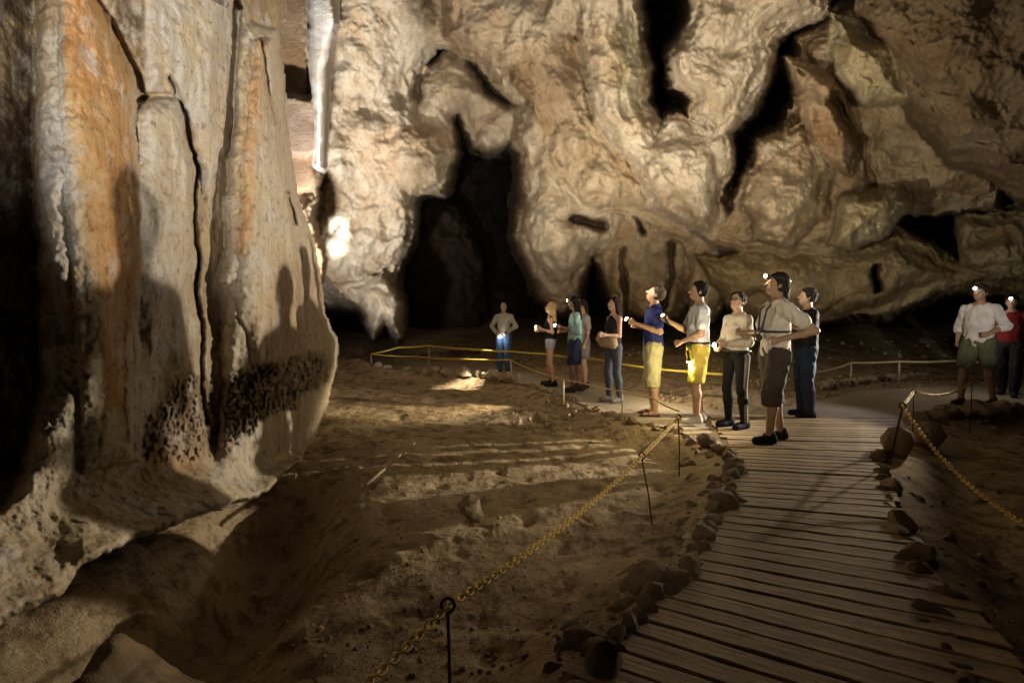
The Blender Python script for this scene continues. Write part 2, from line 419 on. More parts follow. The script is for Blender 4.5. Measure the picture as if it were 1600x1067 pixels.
# right mass
R1.layer([(1246, 60), (1330, -10), (1500, -60), (1640, 100), (1560, 330), (1440, 338), (1412, 330), (1380, 366), (1320, 400), (1240, 420), (1170, 400), (1110, 380), (1140, 300), (1180, 232), (1220, 200), (1246, 150)],
         lambda U, V: 9.3 + V * .003 - (U - 1300) * .0022, TAN, R=1.89, w=67, K=.4)
R1.layer([(1190, 220), (1260, 180), (1320, 260), (1300, 340), (1240, 390), (1180, 380), (1160, 320)], 9.2, TAN, R=1.30, w=74)
R1.layer([(1230, 90), (1310, 110), (1350, 200), (1330, 280), (1290, 260), (1250, 190)], 8.9, (.40, .29, .19), R=1.16, w=60)
R1.layer([(1300, 20), (1420, 40), (1440, 180), (1350, 160), (1300, 120)], 8.3, OLV, R=1.30, w=67)
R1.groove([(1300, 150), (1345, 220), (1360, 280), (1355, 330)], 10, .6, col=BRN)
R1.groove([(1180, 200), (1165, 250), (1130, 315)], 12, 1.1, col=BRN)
# chin ridge with a bright lower lip
R1.layer([(1320, 300), (1400, 290), (1420, 320), (1400, 345), (1370, 372), (1330, 390), (1290, 380)], 8.9, OLV, R=1.01, w=40)
# upper right vault
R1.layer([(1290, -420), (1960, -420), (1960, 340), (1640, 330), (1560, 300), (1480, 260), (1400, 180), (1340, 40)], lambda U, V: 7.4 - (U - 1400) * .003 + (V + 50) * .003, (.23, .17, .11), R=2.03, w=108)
# lower right wall
R1.layer([(1090, 400), (1180, 395), (1330, 385), (1405, 350), (1440, 380), (1500, 405), (1520, 340), (1620, 300), (1960, 300), (1960, 480), (1600, 470), (1500, 462), (1430, 470),
          (1370, 500), (1300, 505), (1240, 510), (1180, 500), (1140, 480)], lambda U, V: 10.6 + (V - 420) * .004 - (U - 1300) * .001, (.35, .28, .17), R=1.59, w=60, K=.4)
R1.layer([(1500, 340), (1620, 320), (1960, 320), (1960, 450), (1560, 440), (1500, 420)], 9.6, (.36, .30, .2), R=1.16, w=54)
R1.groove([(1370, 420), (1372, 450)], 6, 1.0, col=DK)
# brown block and bright curtain beside the flowstone
R1.layer([(380, -420), (492, -420), (488, 70), (494, 140), (497, 225), (500, 280), (490, 330), (505, 400), (490, 470), (380, 470)], 10.2, (.30, .215, .14), R=.5, w=18, K=.3)
R1.layer([(430, 150), (495, 150), (498, 230), (480, 250), (430, 240)], 9.8, (.40, .33, .27), R=.3, w=12, k=.3)
R1.stain([(440, 160), (500, 190), (500, 275), (445, 300)], (.2, .14, .11), 10, .7, nod=2.0)
R1.stain([(470, 270), (515, 270), (512, 350), (480, 350)], (.28, .23, .18), 10, .8, nod=2.5)
R1.layer([(476, -420), (526, -420), (522, 30), (508, 105), (503, 200), (500, 262), (494, 258), (490, 160), (482, 60)], 9.3, (.74, .73, .74), R=.3, w=12, jit=.15, K=.15)

sl_ = R1.box([(420, -420), (530, 320)], 10); sd_ = poly_sd(R1.U[sl_], R1.V[sl_], [(400, -430), (524, -430), (520, 60), (507, 150), (504, 300), (400, 300)]); R1.A[sl_] = 1 - .95 * sstep(-3, 6, sd_)
p0 = R1.pos(R1.D)
Ld = (p0[..., 1] > 15) * 1.0
disp = .50 * fbm(p0 * .55 + 3, 2) + .22 * fbm(p0 * 1.4 + 13, 2) - .08 * np.abs(perlin(p0 * 1.9 + 4)) + .055 * fbm(p0 * 4.1, 4, .58) + .05 * np.abs(perlin(p0 * 9))
disp += (R1.N - .4) * .035 * ridged(p0 * 8.0, 2)
pit = np.clip(perlin(p0 * 2.1 + 70) - .28, 0, 1); disp += pit * .5
R1.D = R1.D + (disp * R1.A).astype(np.float32)
pos = R1.pos(R1.D); me = mesh_np('cave_wall', pos.reshape(-1, 3), grid_faces(len(R1.u), len(R1.v)), True, R1.C.reshape(-1, 3))
tag(link('cave_wall', me, M_WALL), kind='structure')

# ------------------------------------------------------------------ left flowstone
def side(X, gx=0.0):
    return lambda U, V: (X) * F_PX / np.clip(F_PX - U, 240, None) * (1 + gx)
RF = Relief(-420, 560, -380, 1180, 2.0, lambda U, V: 2.72 * F_PX / np.clip(F_PX - U, 250, None), (.085, .052, .032))
FP = (.50, .44, .355); FW = (.55, .53, .50); FO = (.46, .245, .085); FY = (.54, .42, .23); FB = (.34, .25, .16)
# beyond the right outline it must fall away behind the cave wall
cut = [(900, -380), (900, 1180), (380, 1180), (385, 800), (430, 768), (470, 725), (492, 680), (505, 620), (521, 575), (521, 530), (502, 492), (496, 450), (482, 372), (462, 312), (447, 255), (441, 150), (430, 70), (440, 0), (450, -380)]
# column one
c1 = [(78, -380), (330, -380), (330, 100), (318, 240), (318, 480), (345, 600), (345, 700), (330, 730), (200, 770), (60, 800), (-20, 830), (40, 700), (84, 600), (84, 520), (66, 430), (58, 330), (60, 200), (76, 60)]
RF.layer([(60, -380), (470, -380), (440, 100), (452, 300), (480, 400), (500, 500), (505, 640), (440, 740), (300, 790), (0, 830), (60, 600), (50, 300)], side(2.52), (.36, .28, .19), R=.3, w=40, K=.03, jit=.7)
RF.layer(c1, side(2.45), FP, R=.45, w=45, K=.03, jit=.7)
RF.layer([(90, -380), (160, -380), (175, 60), (206, 130), (216, 300), (222, 440), (214, 600), (220, 720), (130, 740), (120, 560), (110, 400), (100, 250), (88, 100)], side(2.36), FP, R=.16, w=45, jit=.5)
RF.layer([(215, 160), (280, 150), (302, 240), (305, 330), (296, 440), (270, 490), (235, 560), (216, 500), (212, 300)], side(2.38), FP, R=.22, w=35, jit=.5)
RF.layer([(225, -380), (350, -380), (365, -60), (372, 120), (350, 260), (330, 330), (302, 250), (276, 140), (216, 160), (222, 60)], side(2.42), FP, R=.3, w=40, jit=.6)
RF.groove([(150, 0), (185, 60), (214, 120), (222, 160)], 9, .12, jit=.4, col=FB)
RF.stain([(160, -100), (228, -100), (222, 110), (190, 70)], (.14, .09, .05), 8)
RF.groove([(214, 158), (240, 152), (272, 150)], 4, .12, jit=.4, col=(.5, .38, .2))
RF.groove([(270, 120), (290, 180), (302, 245), (304, 330), (310, 480), (316, 600), (322, 660)], 4.5, .14, jit=.6, col=FB)
# column two
RF.layer([(374, -40), (392, 30), (432, 50), (444, 150), (450, 250), (464, 310), (484, 370), (497, 450), (502, 490), (521, 528), (523, 572), (508, 622), (494, 680), (470, 725), (430, 765), (395, 800),
          (345, 800), (332, 740), (350, 600), (345, 490), (338, 440), (350, 380), (352, 320), (362, 200), (370, 80)],
         side(2.30), FP, R=.5, w=46, K=.05, jit=.6)
RF.layer([(400, 60), (424, 60), (430, 170), (440, 260), (455, 330), (470, 420), (480, 520), (470, 600), (420, 600), (390, 560), (372, 470), (380, 300), (388, 160)], side(2.22), FP, R=.22, w=34, jit=.5)
RF.groove([(408, 60), (424, 160), (430, 190)], 3, .12, jit=.4, col=FB)
RF.groove([(448, 300), (462, 350)], 3, .15, jit=.4, col=FB)
RF.layer([(355, 10), (400, -50), (470, -200), (520, -380), (400, -380), (350, -60)], side(2.05), FP, R=.3, w=28, jit=.5)
# skirt and ledge
def skirt(U, V):
    foot = np.interp(U, [-420, 0, 200, 330, 500], [860, 795, 755, 705, 690]); rim = np.interp(U, [-420, 0, 95, 130, 240, 330, 400, 500], [1180, 968, 928, 888, 836, 796, 778, 700])
    f = np.clip((V - foot) / np.maximum(rim - foot, 20), -.5, 1.3)
    return (2.50 - .47 * np.clip(f, -.5, 1.3)) * F_PX / np.clip(F_PX - U, 240, None)
RF.layer([(-420, 780), (0, 740), (200, 715), (330, 680), (420, 690), (500, 640), (470, 720), (440, 752), (400, 778), (340, 792), (300, 808), (240, 832), (160, 868), (120, 892), (94, 930), (0, 975), (-420, 1180)],
         skirt, (.40, .32, .22), R=.16, w=14, K=.25, k=.2, jit=.7)
# stains
RF.stain([(94, -380), (140, -380), (150, 0), (188, 70), (203, 130), (213, 300), (220, 420), (206, 560), (200, 640), (165, 640), (152, 540), (142, 400), (118, 260), (100, 120)], FO, 9, .92, .6)
RF.stain([(100, 80), (130, 200), (150, 400), (140, 460), (105, 260)], FY, 12, .5)
RF.stain([(60, 60), (92, 60), (112, 260), (120, 420), (130, 520), (90, 500), (66, 400)], FW, 12, .8)
RF.stain([(70, 430), (140, 430), (150, 560), (90, 580)], (.44, .42, .42), 16, .7)
RF.stain([(100, 420), (125, 400), (130, 470), (115, 500)], FY, 10, .8)
RF.stain([(225, -380), (370, -380), (368, 100), (350, 240), (300, 200), (232, 140)], (.44, .42, .40), 16, .7)
RF.stain([(396, 60), (412, 60), (402, 240), (392, 400), (372, 415), (372, 300), (388, 160)], FO, 8, .75, .5)
RF.stain([(376, 100), (395, 90), (380, 300), (366, 400), (360, 300)], FY, 8, .5, .5)
RF.stain([(360, 420), (372, 420), (378, 560), (350, 560)], (.58, .54, .46), 8, .6)
RF.stain([(216, 200), (300, 220), (300, 420), (240, 500)], (.50, .46, .41), 20, .6)
RF.stain([(440, 400), (500, 440), (500, 560), (400, 570), (410, 480)], (.33, .21, .13), 18, .7)
RF.stain([(355, 600), (400, 570), (470, 555), (512, 548), (515, 600), (470, 625), (420, 650), (370, 690), (352, 690)], (.15, .10, .065), 9, .95, 1.4, nod=14)
RF.stain([(208, 680), (260, 620), (285, 590), (345, 590), (345, 700), (300, 720), (215, 715)], (.17, .11, .065), 12, .85, 1.4, nod=10)
RF.stain([(262, 540), (285, 555), (270, 620), (250, 630)], (.17, .11, .065), 9, .7)
RF.stain([(150, 690), (330, 700), (330, 740), (200, 770), (140, 770)], (.38, .24, .12), 14, .7)
RF.stain([(330, 690), (400, 670), (440, 740), (360, 790), (320, 740)], (.48, .42, .34), 14, .8)
RF.stain([(60, 640), (150, 640), (180, 760), (60, 790)], (.40, .35, .28), 14, .7, 1, nod=4)
RF.stain([(94, 930), (120, 885), (170, 860), (260, 815), (280, 840), (180, 880), (120, 940)], (.46, .40, .31), 8, .8)
# right outline: fall away
sl = RF.box(cut, 20); sd = poly_sd(RF.U[sl] + RF.jx[sl] * .5, RF.V[sl] + RF.jy[sl] * .5, cut)
RF.D[sl] = RF.D[sl] + np.clip(sd + 2, 0, 60) ** 1.5 * .035
q0 = RF.pos(RF.D); st = q0 * np.array([1, 1, .16], dtype=np.float32)
disp = .075 * fbm(st * 1.6 + 40, 2) + .020 * ridged(st * 4.2 + 3, 2, .5) + .025 * fbm(q0 * 2.6 + 8, 3, .55) + .012 * fbm(q0 * 11, 3, .6)
disp += (RF.N - 1) * .0042 * ridged(q0 * 15, 2, .6)
RF.D = RF.D + disp.astype(np.float32)
pos = RF.pos(RF.D)
sdf_ = np.full(RF.U.shape, -9.0); sdf_[sl] = sd; fa = grid_faces(len(RF.u), len(RF.v)); fa = fa[sdf_.ravel()[fa].max(1) < 9]
me = mesh_np('flowstone_wall', pos.reshape(-1, 3), fa, True, RF.C.reshape(-1, 3))
tag(link('flowstone_wall', me, M_FLOW), 'tall pale flowstone wall with orange streaks and dark nodular crust at its foot', 'rock formation')

# ------------------------------------------------------------------ ground
PATH_PX = [(700, 1350), (900, 1067), (1000, 960), (1065, 880), (1115, 800), (1140, 750), (1142, 715), (1105, 690), (1040, 668), (980, 655), (920, 636), (880, 619), (830, 604), (790, 593), (700, 585), (590, 584), (560, 576),
           (600, 567), (700, 565), (800, 573), (880, 586), (950, 601), (1040, 628), (1120, 640), (1200, 641), (1290, 623), (1340, 611), (1450, 604), (1700, 602), (2100, 602),
           (2100, 642), (1600, 642), (1500, 647), (1430, 668), (1390, 700), (1375, 740), (1410, 800), (1470, 920), (1530, 1067), (1700, 1350)]
PATH = [tuple(P(u, v)[:2]) for u, v in PATH_PX]
BACK = [tuple(P(u, v)[:2]) for u, v in PATH_PX[16:30]]
def ground_h(X, Y):
    sd = -poly_sd(X, Y, PATH)                       # positive outside the path
    db = line_d(X, Y, BACK)
    back = (Y > np.interp(X, [p[0] for p in BACK], [p[1] for p in BACK]) - .05) & (X > -4.5)
    q = np.stack([X, Y, X * 0], -1)
    h = np.where(back, sstep(0, 2.6, sd) * .30 + np.clip(sd - 2.2, 0, 9) * .11, -.16 * sstep(.05, .6, sd) + .0 * sd)
    left = sstep(-.5, -4.5, X) * sstep(3, 9, Y)
    h = np.where(back, h, h + .10 * left + np.clip(Y - 11, 0, 8) * .10)
    tr = line_d(X, Y, [(-1.65, 1.3), (-1.75, 2.6), (-1.72, 3.4), (-2.0, 4.3)]); h = h - .60 * np.exp(-(tr / .42) ** 2)
    amp = sstep(.0, .5, sd)
    n = .05 * fbm(q * .5 + 11, 2) + .022 * fbm(q * 1.9 + 7, 2) + .012 * fbm(q * 5.6 + 4, 3)
    cl = np.clip(perlin(q * 1.1 + 50) + .25, 0, 1) * .9 + .1
    n = n + cl * (.012 * fbm(q * 11, 3, .65) + .004 * ridged(q * 21, 2))
    foot = np.clip(perlin(q * 4.4 + 90) - .30, 0, 1); n = n - foot * .07
    return np.where(sd < 0.0, -.10, h + n * amp - .02)
na, nr = 900, 520
ang = np.linspace(math.radians(-63), math.radians(63), na); rr = .55 * (34 / .55) ** (np.linspace(0, 1, nr))
A, Rr = np.meshgrid(ang, rr); X = (Rr * np.sin(A)).astype(np.float32); Y = (Rr * np.cos(A)).astype(np.float32)
Z = ground_h(X, Y)
link_ground = link('ground', mesh_np('ground', np.stack([X, Y, Z], -1).reshape(-1, 3), grid_faces(na, nr)[:, ::-1], True), M_GROUND)
tag(link_ground, kind='structure')
def gh(x, y): return float(ground_h(np.array([[x]], dtype=np.float32), np.array([[y]], dtype=np.float32))[0, 0])

# path slab
def densify(pts, step=.12, jit=.03):
    out = []
    for a, b in zip(pts, pts[1:] + pts[:1]):
        a = Vector(a); b = Vector(b); n = max(1, int((b - a).length / step)); nrm = Vector((-(b - a).y, (b - a).x)).normalized()
        for i in range(n): out.append(a.lerp(b, i / n) + nrm * rnd.uniform(-jit, jit))
    return out
bm = bmesh.new(); vs = [bm.verts.new((p.x, p.y, 0)) for p in densify(PATH)]
f = bm.faces.new(vs); bmesh.ops.recalc_face_normals(bm, faces=[f])
if f.normal.z < 0: f.normal_flip()
r = bmesh.ops.extrude_face_region(bm, geom=[f])
for e in r['geom']:
    if isinstance(e, bmesh.types.BMVert): e.co.z -= 0   # the new cap stays on top
for v in vs: v.co.z = -.16
bmesh.ops.triangulate(bm, faces=bm.faces[:]); bmesh.ops.recalc_face_normals(bm, faces=bm.faces[:])
me = bpy.data.meshes.new('path'); bm.to_mesh(me); bm.free()
path = tag(link('path', me, M_PATH), kind='structure')

# boardwalk planks
PAIRS = [(-.75, .45, .60, -.45), (-.35, 1.05, 1.05, .25), (.24, 1.94, 1.62, 1.15), (.62, 2.38, 1.90, 1.65), (1.13, 3.16, 2.28, 2.70), (1.65, 3.96, 2.83, 3.72), (2.16, 4.95, 3.38, 4.72),
         (2.35, 5.60, 4.05, 5.45), (2.50, 6.30, 4.85, 6.15), (2.7, 7.0, 5.7, 6.8)]
tot = [0]
for a, b in zip(PAIRS, PAIRS[1:]): tot.append(tot[-1] + math.hypot((b[0] + b[2] - a[0] - a[2]) / 2, (b[1] + b[3] - a[1] - a[3]) / 2))
def pair_at(s): return [float(np.interp(s, tot, [p[k] for p in PAIRS])) for k in range(4)]
bw = tag(empty('boardwalk', (0, 0, 0)), kind='structure')
s = .02
while s < tot[-1] - .15:
    w = rnd.uniform(.115, .14); g = rnd.uniform(.006, .012)
    a = pair_at(s); b = pair_at(s + w - g)
    L0, R0, L1, R1p = Vector(a[:2]), Vector(a[2:]), Vector(b[:2]), Vector(b[2:])
    c = (L0 + R0 + L1 + R1p) / 4; ax = ((R0 + R1p) - (L0 + L1)).normalized(); rot = math.atan2(ax.y, ax.x)
    e0 = rnd.uniform(-.04, .04); e1 = rnd.uniform(-.04, .04); th = .030 + rnd.uniform(-.004, .004); n = 14; V = []; Fc = []
    for i in range(n + 1):
        t = i / n
        for jj, (A0, A1) in enumerate(((L0 - ax * e0, R0 + ax * e1), (L1 - ax * e0, R1p + ax * e1))):
            q = A0.lerp(A1, t) - c; inw = (L1 - L0).normalized() * (1 if jj == 0 else -1)
            wob = rnd.uniform(-.0035, .0035); q = q + inw * wob
            x = q.x * math.cos(-rot) - q.y * math.sin(-rot); y = q.x * math.sin(-rot) + q.y * math.cos(-rot)
            iy = .007 * (1 if jj == 0 else -1)
            zz = th + rnd.uniform(-.002, .002)
            V += [(x, y, .002), (x, y, zz - .007), (x, y + iy, zz)]
    for i in range(n):
        o = i * 6; p = o + 6
        Fc += [(o, o + 1, p + 1, p), (o + 1, o + 2, p + 2, p + 1), (o + 2, o + 5, p + 5, p + 2), (o + 5, o + 4, p + 4, p + 5), (o + 4, o + 3, p + 3, p + 4)]
    Fc += [(0, 1, 2, 5, 4, 3), tuple(n * 6 + k for k in (3, 4, 5, 2, 1, 0))]
    me = bpy.data.meshes.new('plank'); me.from_pydata(V, [], Fc)
    bmx = bmesh.new(); bmx.from_mesh(me); bmesh.ops.recalc_face_normals(bmx, faces=bmx.faces[:]); bmx.to_mesh(me); bmx.free()
    link('plank', me, M_PLANK, bw, (c.x, c.y, 0), (0, 0, rot)); s += w

# ------------------------------------------------------------------ stones
def rock_mesh(seed, sub=3):
    bm = bmesh.new(); bmesh.ops.create_icosphere(bm, subdivisions=sub, radius=1.0); r = random.Random(seed)
    co = np.array([v.co[:] for v in bm.verts], dtype=np.float32)
    for _ in range(15):                                 # broken facets
        n = np.array([r.gauss(0, 1) for _ in range(3)]); n /= np.linalg.norm(n); d = r.uniform(.50, .86)
        k = co @ n; co = co - np.clip(k - d, 0, None)[:, None] * n[None, :]
    co = co * (1 + .10 * fbm(co * 1.7 + seed, 2)[:, None] + .07 * fbm(co * 5 + seed, 3)[:, None])
    for v, c in zip(bm.verts, co): v.co = c
    me = bpy.data.meshes.new('stone'); bm.to_mesh(me); bm.free(); me.update()
    for p in me.polygons: p.use_smooth = False
    try: me.set_sharp_from_angle(angle=math.radians(28)); [setattr(p, 'use_smooth', True) for p in me.polygons]
    except Exception: pass
    return me
ROCKS = [rock_mesh(k) for k in range(8)]; PROCKS = []
for m_ in ROCKS: m_.materials.append(M_STONE); c = m_.copy(); c.materials.clear(); c.materials.append(M_PALE); PROCKS.append(c)
def stone(parent, x, y, z, sx, sy, sz, pale=False, name='stone'):
    o = link(name, rnd.choice(PROCKS if pale else ROCKS), None, parent, (x, y, z), (rnd.uniform(-.6, .6), rnd.uniform(-.6, .6), rnd.uniform(0, 6.28)), (sx, sy, sz)); return o
def border(label, pts_px, size_fn, z=-.03, pale=False, rows=1, off=0.0, gap=1.7):
    pts = [P(u, v) for u, v in pts_px]; root = empty('stone_border', pts[len(pts) // 2] * 1.0)
    tag(root, label, 'stone border', 'stone borders along the path'); base = root.location.copy()
    for row in range(rows):
        for a, b in zip(pts, pts[1:]):
            L = (b - a).length; t = rnd.uniform(0, .05); nrm = Vector(((b - a).y, -(b - a).x, 0)).normalized()
            while t < L:
                sz = size_fn() * (1 if row == 0 else .7); q = a.lerp(b, t / L) + nrm * (off + row * .16 + rnd.uniform(-.05, .05))
                stone(root, q.x - base.x, q.y - base.y, z - row * .08 - base.z + sz * .22, sz * rnd.uniform(.75, 1.15), sz * rnd.uniform(.7, 1.0), sz * rnd.uniform(.65, 1.0), pale)
                t += sz * gap * rnd.uniform(.8, 1.25)
    return root
border('far row of small pale stones edging the pit below the man in jeans', [(572, 580), (620, 584), (700, 586), (760, 590), (812, 598)], lambda: rnd.uniform(.11, .21), .03, True, 1, .03)
border('low crumbling line of stones along the path beside the blonde woman and the group', [(812, 600), (850, 612), (890, 624), (930, 642), (985, 660), (1050, 674), (1095, 690)], lambda: rnd.uniform(.06, .13), -.05, False, 2, -.06)
border('chunky brown rocks lining the pit side of the plank walkway', [(1095, 688), (1140, 715), (1142, 750), (1116, 802), (1070, 878), (1010, 952), (930, 1035), (850, 1130), (700, 1350)], lambda: rnd.choice((rnd.uniform(.04, .08), rnd.uniform(.07, .135))), .0, False, 3, -.03, 1.1)
border('dark rocks lining the right side of the plank walkway', [(1700, 1350), (1540, 1060), (1480, 920), (1425, 810), (1385, 745), (1392, 712)], lambda: rnd.choice((rnd.uniform(.05, .08), rnd.uniform(.07, .13))), -.03, False, 2, -.08, 1.4)
border('dark row of rocks below the walking visitor in shorts', [(1440, 668), (1500, 652), (1600, 648), (1800, 648), (2100, 648)], lambda: rnd.uniform(.12, .24), -.02, False, 1, -.1, 1.5)
border('small pale rubble heaped behind the path next to the person in the navy shirt', [(1290, 612), (1330, 603), (1380, 598), (1450, 592)], lambda: rnd.uniform(.05, .11), .08, True, 1, 0, 1.5)
def boulder(u, v, sx, sy, sz, label, pale=False, dz=.3, Z=None):
    p = P(u, v, -.05); o = stone(None, p.x, p.y, -.08 + sz * (dz + .25), sx, sy, sz, pale, 'boulder'); tag(o, label, 'boulder'); return o
boulder(1404, 716, .17, .16, .20, 'rounded brown boulder at the walkway corner below the chain post', dz=.5)
boulder(1448, 700, .17, .2, .24, 'dark square boulder right behind the corner boulder and chain post')
boulder(1480, 655, .24, .17, .16, 'flat topped dark rock standing between the chain posts and the walking visitor')
boulder(1010, 925, .16, .13, .13, 'large reddish boulder near the middle of the walkway edging')
boulder(930, 1015, .19, .10, .07, 'elongated ridged rock lowest on the pit side of the walkway')
boulder(735, 800, .17, .13, .10, 'low broken mound of reddish rock in the middle of the pit')
boulder(845, 655, .12, .10, .10, 'small pointed rock alone near the far edge of the pit', True)

# scattered rubble
def rubble(name, n, area, smin, smax, mat, back=False):
    bm = bmesh.new(); r = random.Random(hash(name) % 1000 if False else len(name)); tmp = []
    xs = []; 
    while len(xs) < n:
        u, v = area(r); p = P(u, v, -.1 if not back else .15); xs.append((p.x, p.y))
    XY = np.array(xs, dtype=np.float32); Zg = ground_h(XY[None, :, 0], XY[None, :, 1])[0]
    V = []; Fc = []
    src = bmesh.new(); bmesh.ops.create_icosphere(src, subdivisions=1, radius=1); sv = np.array([v.co[:] for v in src.verts]); sf = np.array([[v.index for v in f.verts] for f in src.faces]); src.free()
    for (x, y), z in zip(xs, Zg):
        if z < -.095 and z > -.105: continue
        s = smin + (smax - smin) * r.random() ** 5; rot = np.array(Euler((r.random() * 6, r.random() * 6, r.random() * 6)).to_matrix())
        q = (sv * (1 + .35 * np.array([r.uniform(-1, 1) for _ in range(len(sv))])[:, None])) * [s, s * r.uniform(.5, 1), s * r.uniform(.4, .8)] @ rot.T + [x, y, z + s * .2]
        Fc.append(sf + len(V) * len(sv)); V.append(q)
    me = mesh_np(name, np.concatenate(V), np.concatenate(Fc), False); o = link(name, me, mat); return o
tag(rubble('rubble', 1700, lambda r: (r.uniform(380, 1120), 600 + 460 * r.random() ** 1.3), .003, .024, M_STONE), 'loose gravel and small clods strewn over the earth of the pit', 'gravel', kind='stuff')
tag(rubble('rubble', 2600, lambda r: (r.uniform(800, 1560), r.uniform(556, 640)), .01, .075, M_STONE, True), 'rubble of small stones covering the bank behind the group', 'rubble', kind='stuff')
tag(rubble('rubble', 160, lambda r: (r.uniform(1430, 1700), r.uniform(665, 1000)), .01, .05, M_STONE), 'scattered stones on the dark ground right of the walkway', 'rubble', kind='stuff')
o = link('stick', tube_mesh('stick', [P(572, 757, -.12), P(600, 733, -.09), P(632, 705, -.06), P(660, 683, -.03)], [.014, .016, .012, .008], 7), M_WOOD)
tag(o, 'pale dry stick lying slanted on the earth of the pit', 'stick')
# low lump bottom left
bm = bmesh.new(); bmesh.ops.create_icosphere(bm, subdivisions=6, radius=1.0)
co = np.array([v.co[:] for v in bm.verts], dtype=np.float32)
hor = 1 + .25 * fbm(co * 1.2 + 5, 2); peak = np.exp(-(((co[:, 0] + .38) / .22) ** 2)) * np.clip(co[:, 2], 0, 1) * .55
co2 = co * hor[:, None]; co2[:, 2] = co2[:, 2] * .8 + peak; co2 += .03 * fbm(co * 5, 3)[:, None] * co
for v, c in zip(bm.verts, co2): v.co = c
me = bpy.data.meshes.new('flowstone_lump'); bm.to_mesh(me); bm.free()
for p in me.polygons: p.use_smooth = True
M_LUMP = mat_rock('lump_rock', bump=.4, tint=False, base=(.36, .27, .17), fine=1.4)
o = link('flowstone_lump', me, M_LUMP, None, P(175, 1085, -.05) + Vector((.05, .1, -.36)), (0, .10, .12), (.46, .30, .37))
tag(o, 'low brown rock lump with a pointed tip in the bottom left corner', 'rock')

# ------------------------------------------------------------------ posts, chains and ropes
def post(top, base, label, mat=M_RUST, r=.006, ring=.022, group='chain posts around the pit'):
    root = tag(empty('barrier_post', base), label, 'post', group)
    t = top - base; link('rod', tube_mesh('rod', [Vector((0, 0, -.05)), t * .5 + Vector((.004, 0, 0)), t - Vector((0, 0, ring))], r, 8), mat, root)
    if ring > 0:
        pts = [t + Vector((math.cos(a) * ring, .004 * math.sin(a), math.sin(a) * ring)) for a in np.linspace(-1.4, 4.2, 18)]
        link('ring', tube_mesh('ring', pts, r * .95, 8), mat, root)
    return root
def link_mesh(L=.030, Wd=.0095, r=.0034):
    pts = []
    for a in np.linspace(-math.pi / 2, math.pi / 2, 6): pts.append(Vector((L / 2 - Wd + Wd * math.cos(a) , Wd * math.sin(a), 0)))
    for a in np.linspace(math.pi / 2, 1.5 * math.pi, 6): pts.append(Vector((-L / 2 + Wd + Wd * math.cos(a), Wd * math.sin(a), 0)))
    me = tube_mesh('chain_link', pts, r, 6, True); me.materials.append(M_YCHAIN); return me
LINK = link_mesh(.036, .0112, .0036)
def sag_pts(a, b, sag, n):
    return [a.lerp(b, i / n) - Vector((0, 0, sag * 4 * (i / n) * (1 - i / n))) for i in range(n + 1)]
def chain(a, b, sag, label, pitch=.0275):
    root = tag(empty('chain', a), label, 'chain', 'yellow chains hung between posts')
    fine = sag_pts(a, b, sag, 400); acc = 0; nxt = pitch / 2; k = 0
    for p, q in zip(fine, fine[1:]):
        d = (q - p).length
        if acc + d >= nxt:
            t = (nxt - acc) / d; c = p.lerp(q, t); dr = (q - p).normalized()
            R = dr.to_track_quat('X', 'Z').to_matrix() @ Matrix.Rotation(math.radians(45 + 90 * (k % 2) + rnd.uniform(-9, 9)), 3, 'X')
            o = link('chain_link', LINK, None, root, c - a, R.to_euler()); k += 1; nxt += pitch
        acc += d
    return root
T1 = P(700, 945, .42); T2 = P(1003, 712, .40); T3 = P(1060, 652, .42)
T0 = P(430, 1180, .42)
post(T1, Vector((T1.x, T1.y, gh(T1.x, T1.y))), 'nearest rusty post with a looped ring, low in front of the pit')
b2 = P(1022, 835, -.18); post(T2, b2, 'leaning rusty post with ring halfway along the pit chain')
b3 = Vector((T3.x + .02, T3.y, -.15)); post(T3, b3, 'thin rusty post by the path edge next to the white trainers')
chain(T0, T1, .02, 'yellow chain running off the bottom edge from the nearest post')
chain(T1, T2, .05, 'long yellow chain crossing the pit between the nearest post and the leaning post')
chain(T2, T3, .01, 'short yellow chain between the leaning post and the path edge')
T4 = W(1410, 634, 4.62); T5 = W(1428, 611, 5.4); T6 = W(1519, 596, 6.4); T7 = Vector((2.75, 1.75, .42))
post(T4, Vector((T4.x - .13, T4.y, -.1)), 'rusty chain post standing at the right corner of the walkway', M_RUST, .010, .026)
post(T5, Vector((T5.x, T5.y, -.1)), 'slim rusty post just behind the walkway corner post')
post(T6, Vector((T6.x, T6.y, -.1)), 'slim post beside the legs of the walking visitor')
post(T7, Vector((T7.x, T7.y, -.2)), 'post at the right edge of the dark ground')
chain(T4, T7, .36, 'yellow chain sagging over the dark ground at the right')
chain(T5, T4, .01, 'short taut chain joining the two posts at the walkway corner')
chain(T5, T6, .10, 'sagging chain from the corner posts towards the walking visitor')
def rope(pts, label, mat=M_YROPE, r=.02, cat='rope'):
    out = [] 
    for a, b in zip(pts, pts[1:]): out += sag_pts(a, b, (b - a).length * .012, 10)[:-1]
    out.append(pts[-1]); base = pts[0]
    o = link('rope', tube_mesh('rope', [p - base for p in out], r, 8), mat, None, base); return tag(o, label, cat, 'ropes strung along the path')
fr = [P(580, 553, .42), P(622, 543, .62), P(670, 540, .66), P(730, 545, .62), P(800, 549, .60), P(850, 553, .58), P(930, 561, .55), P(1000, 573, .52), P(1065, 580, .50), P(1150, 586, .48)]
rope(fr, 'yellow rope strung behind the whole group from the dark cave mouth')
nr_ = [P(580, 553, .42), P(650, 557, .43), P(720, 561, .43), P(798, 562, .43)]
rope(nr_, 'yellow rope in front of the far man in jeans', r=.017)
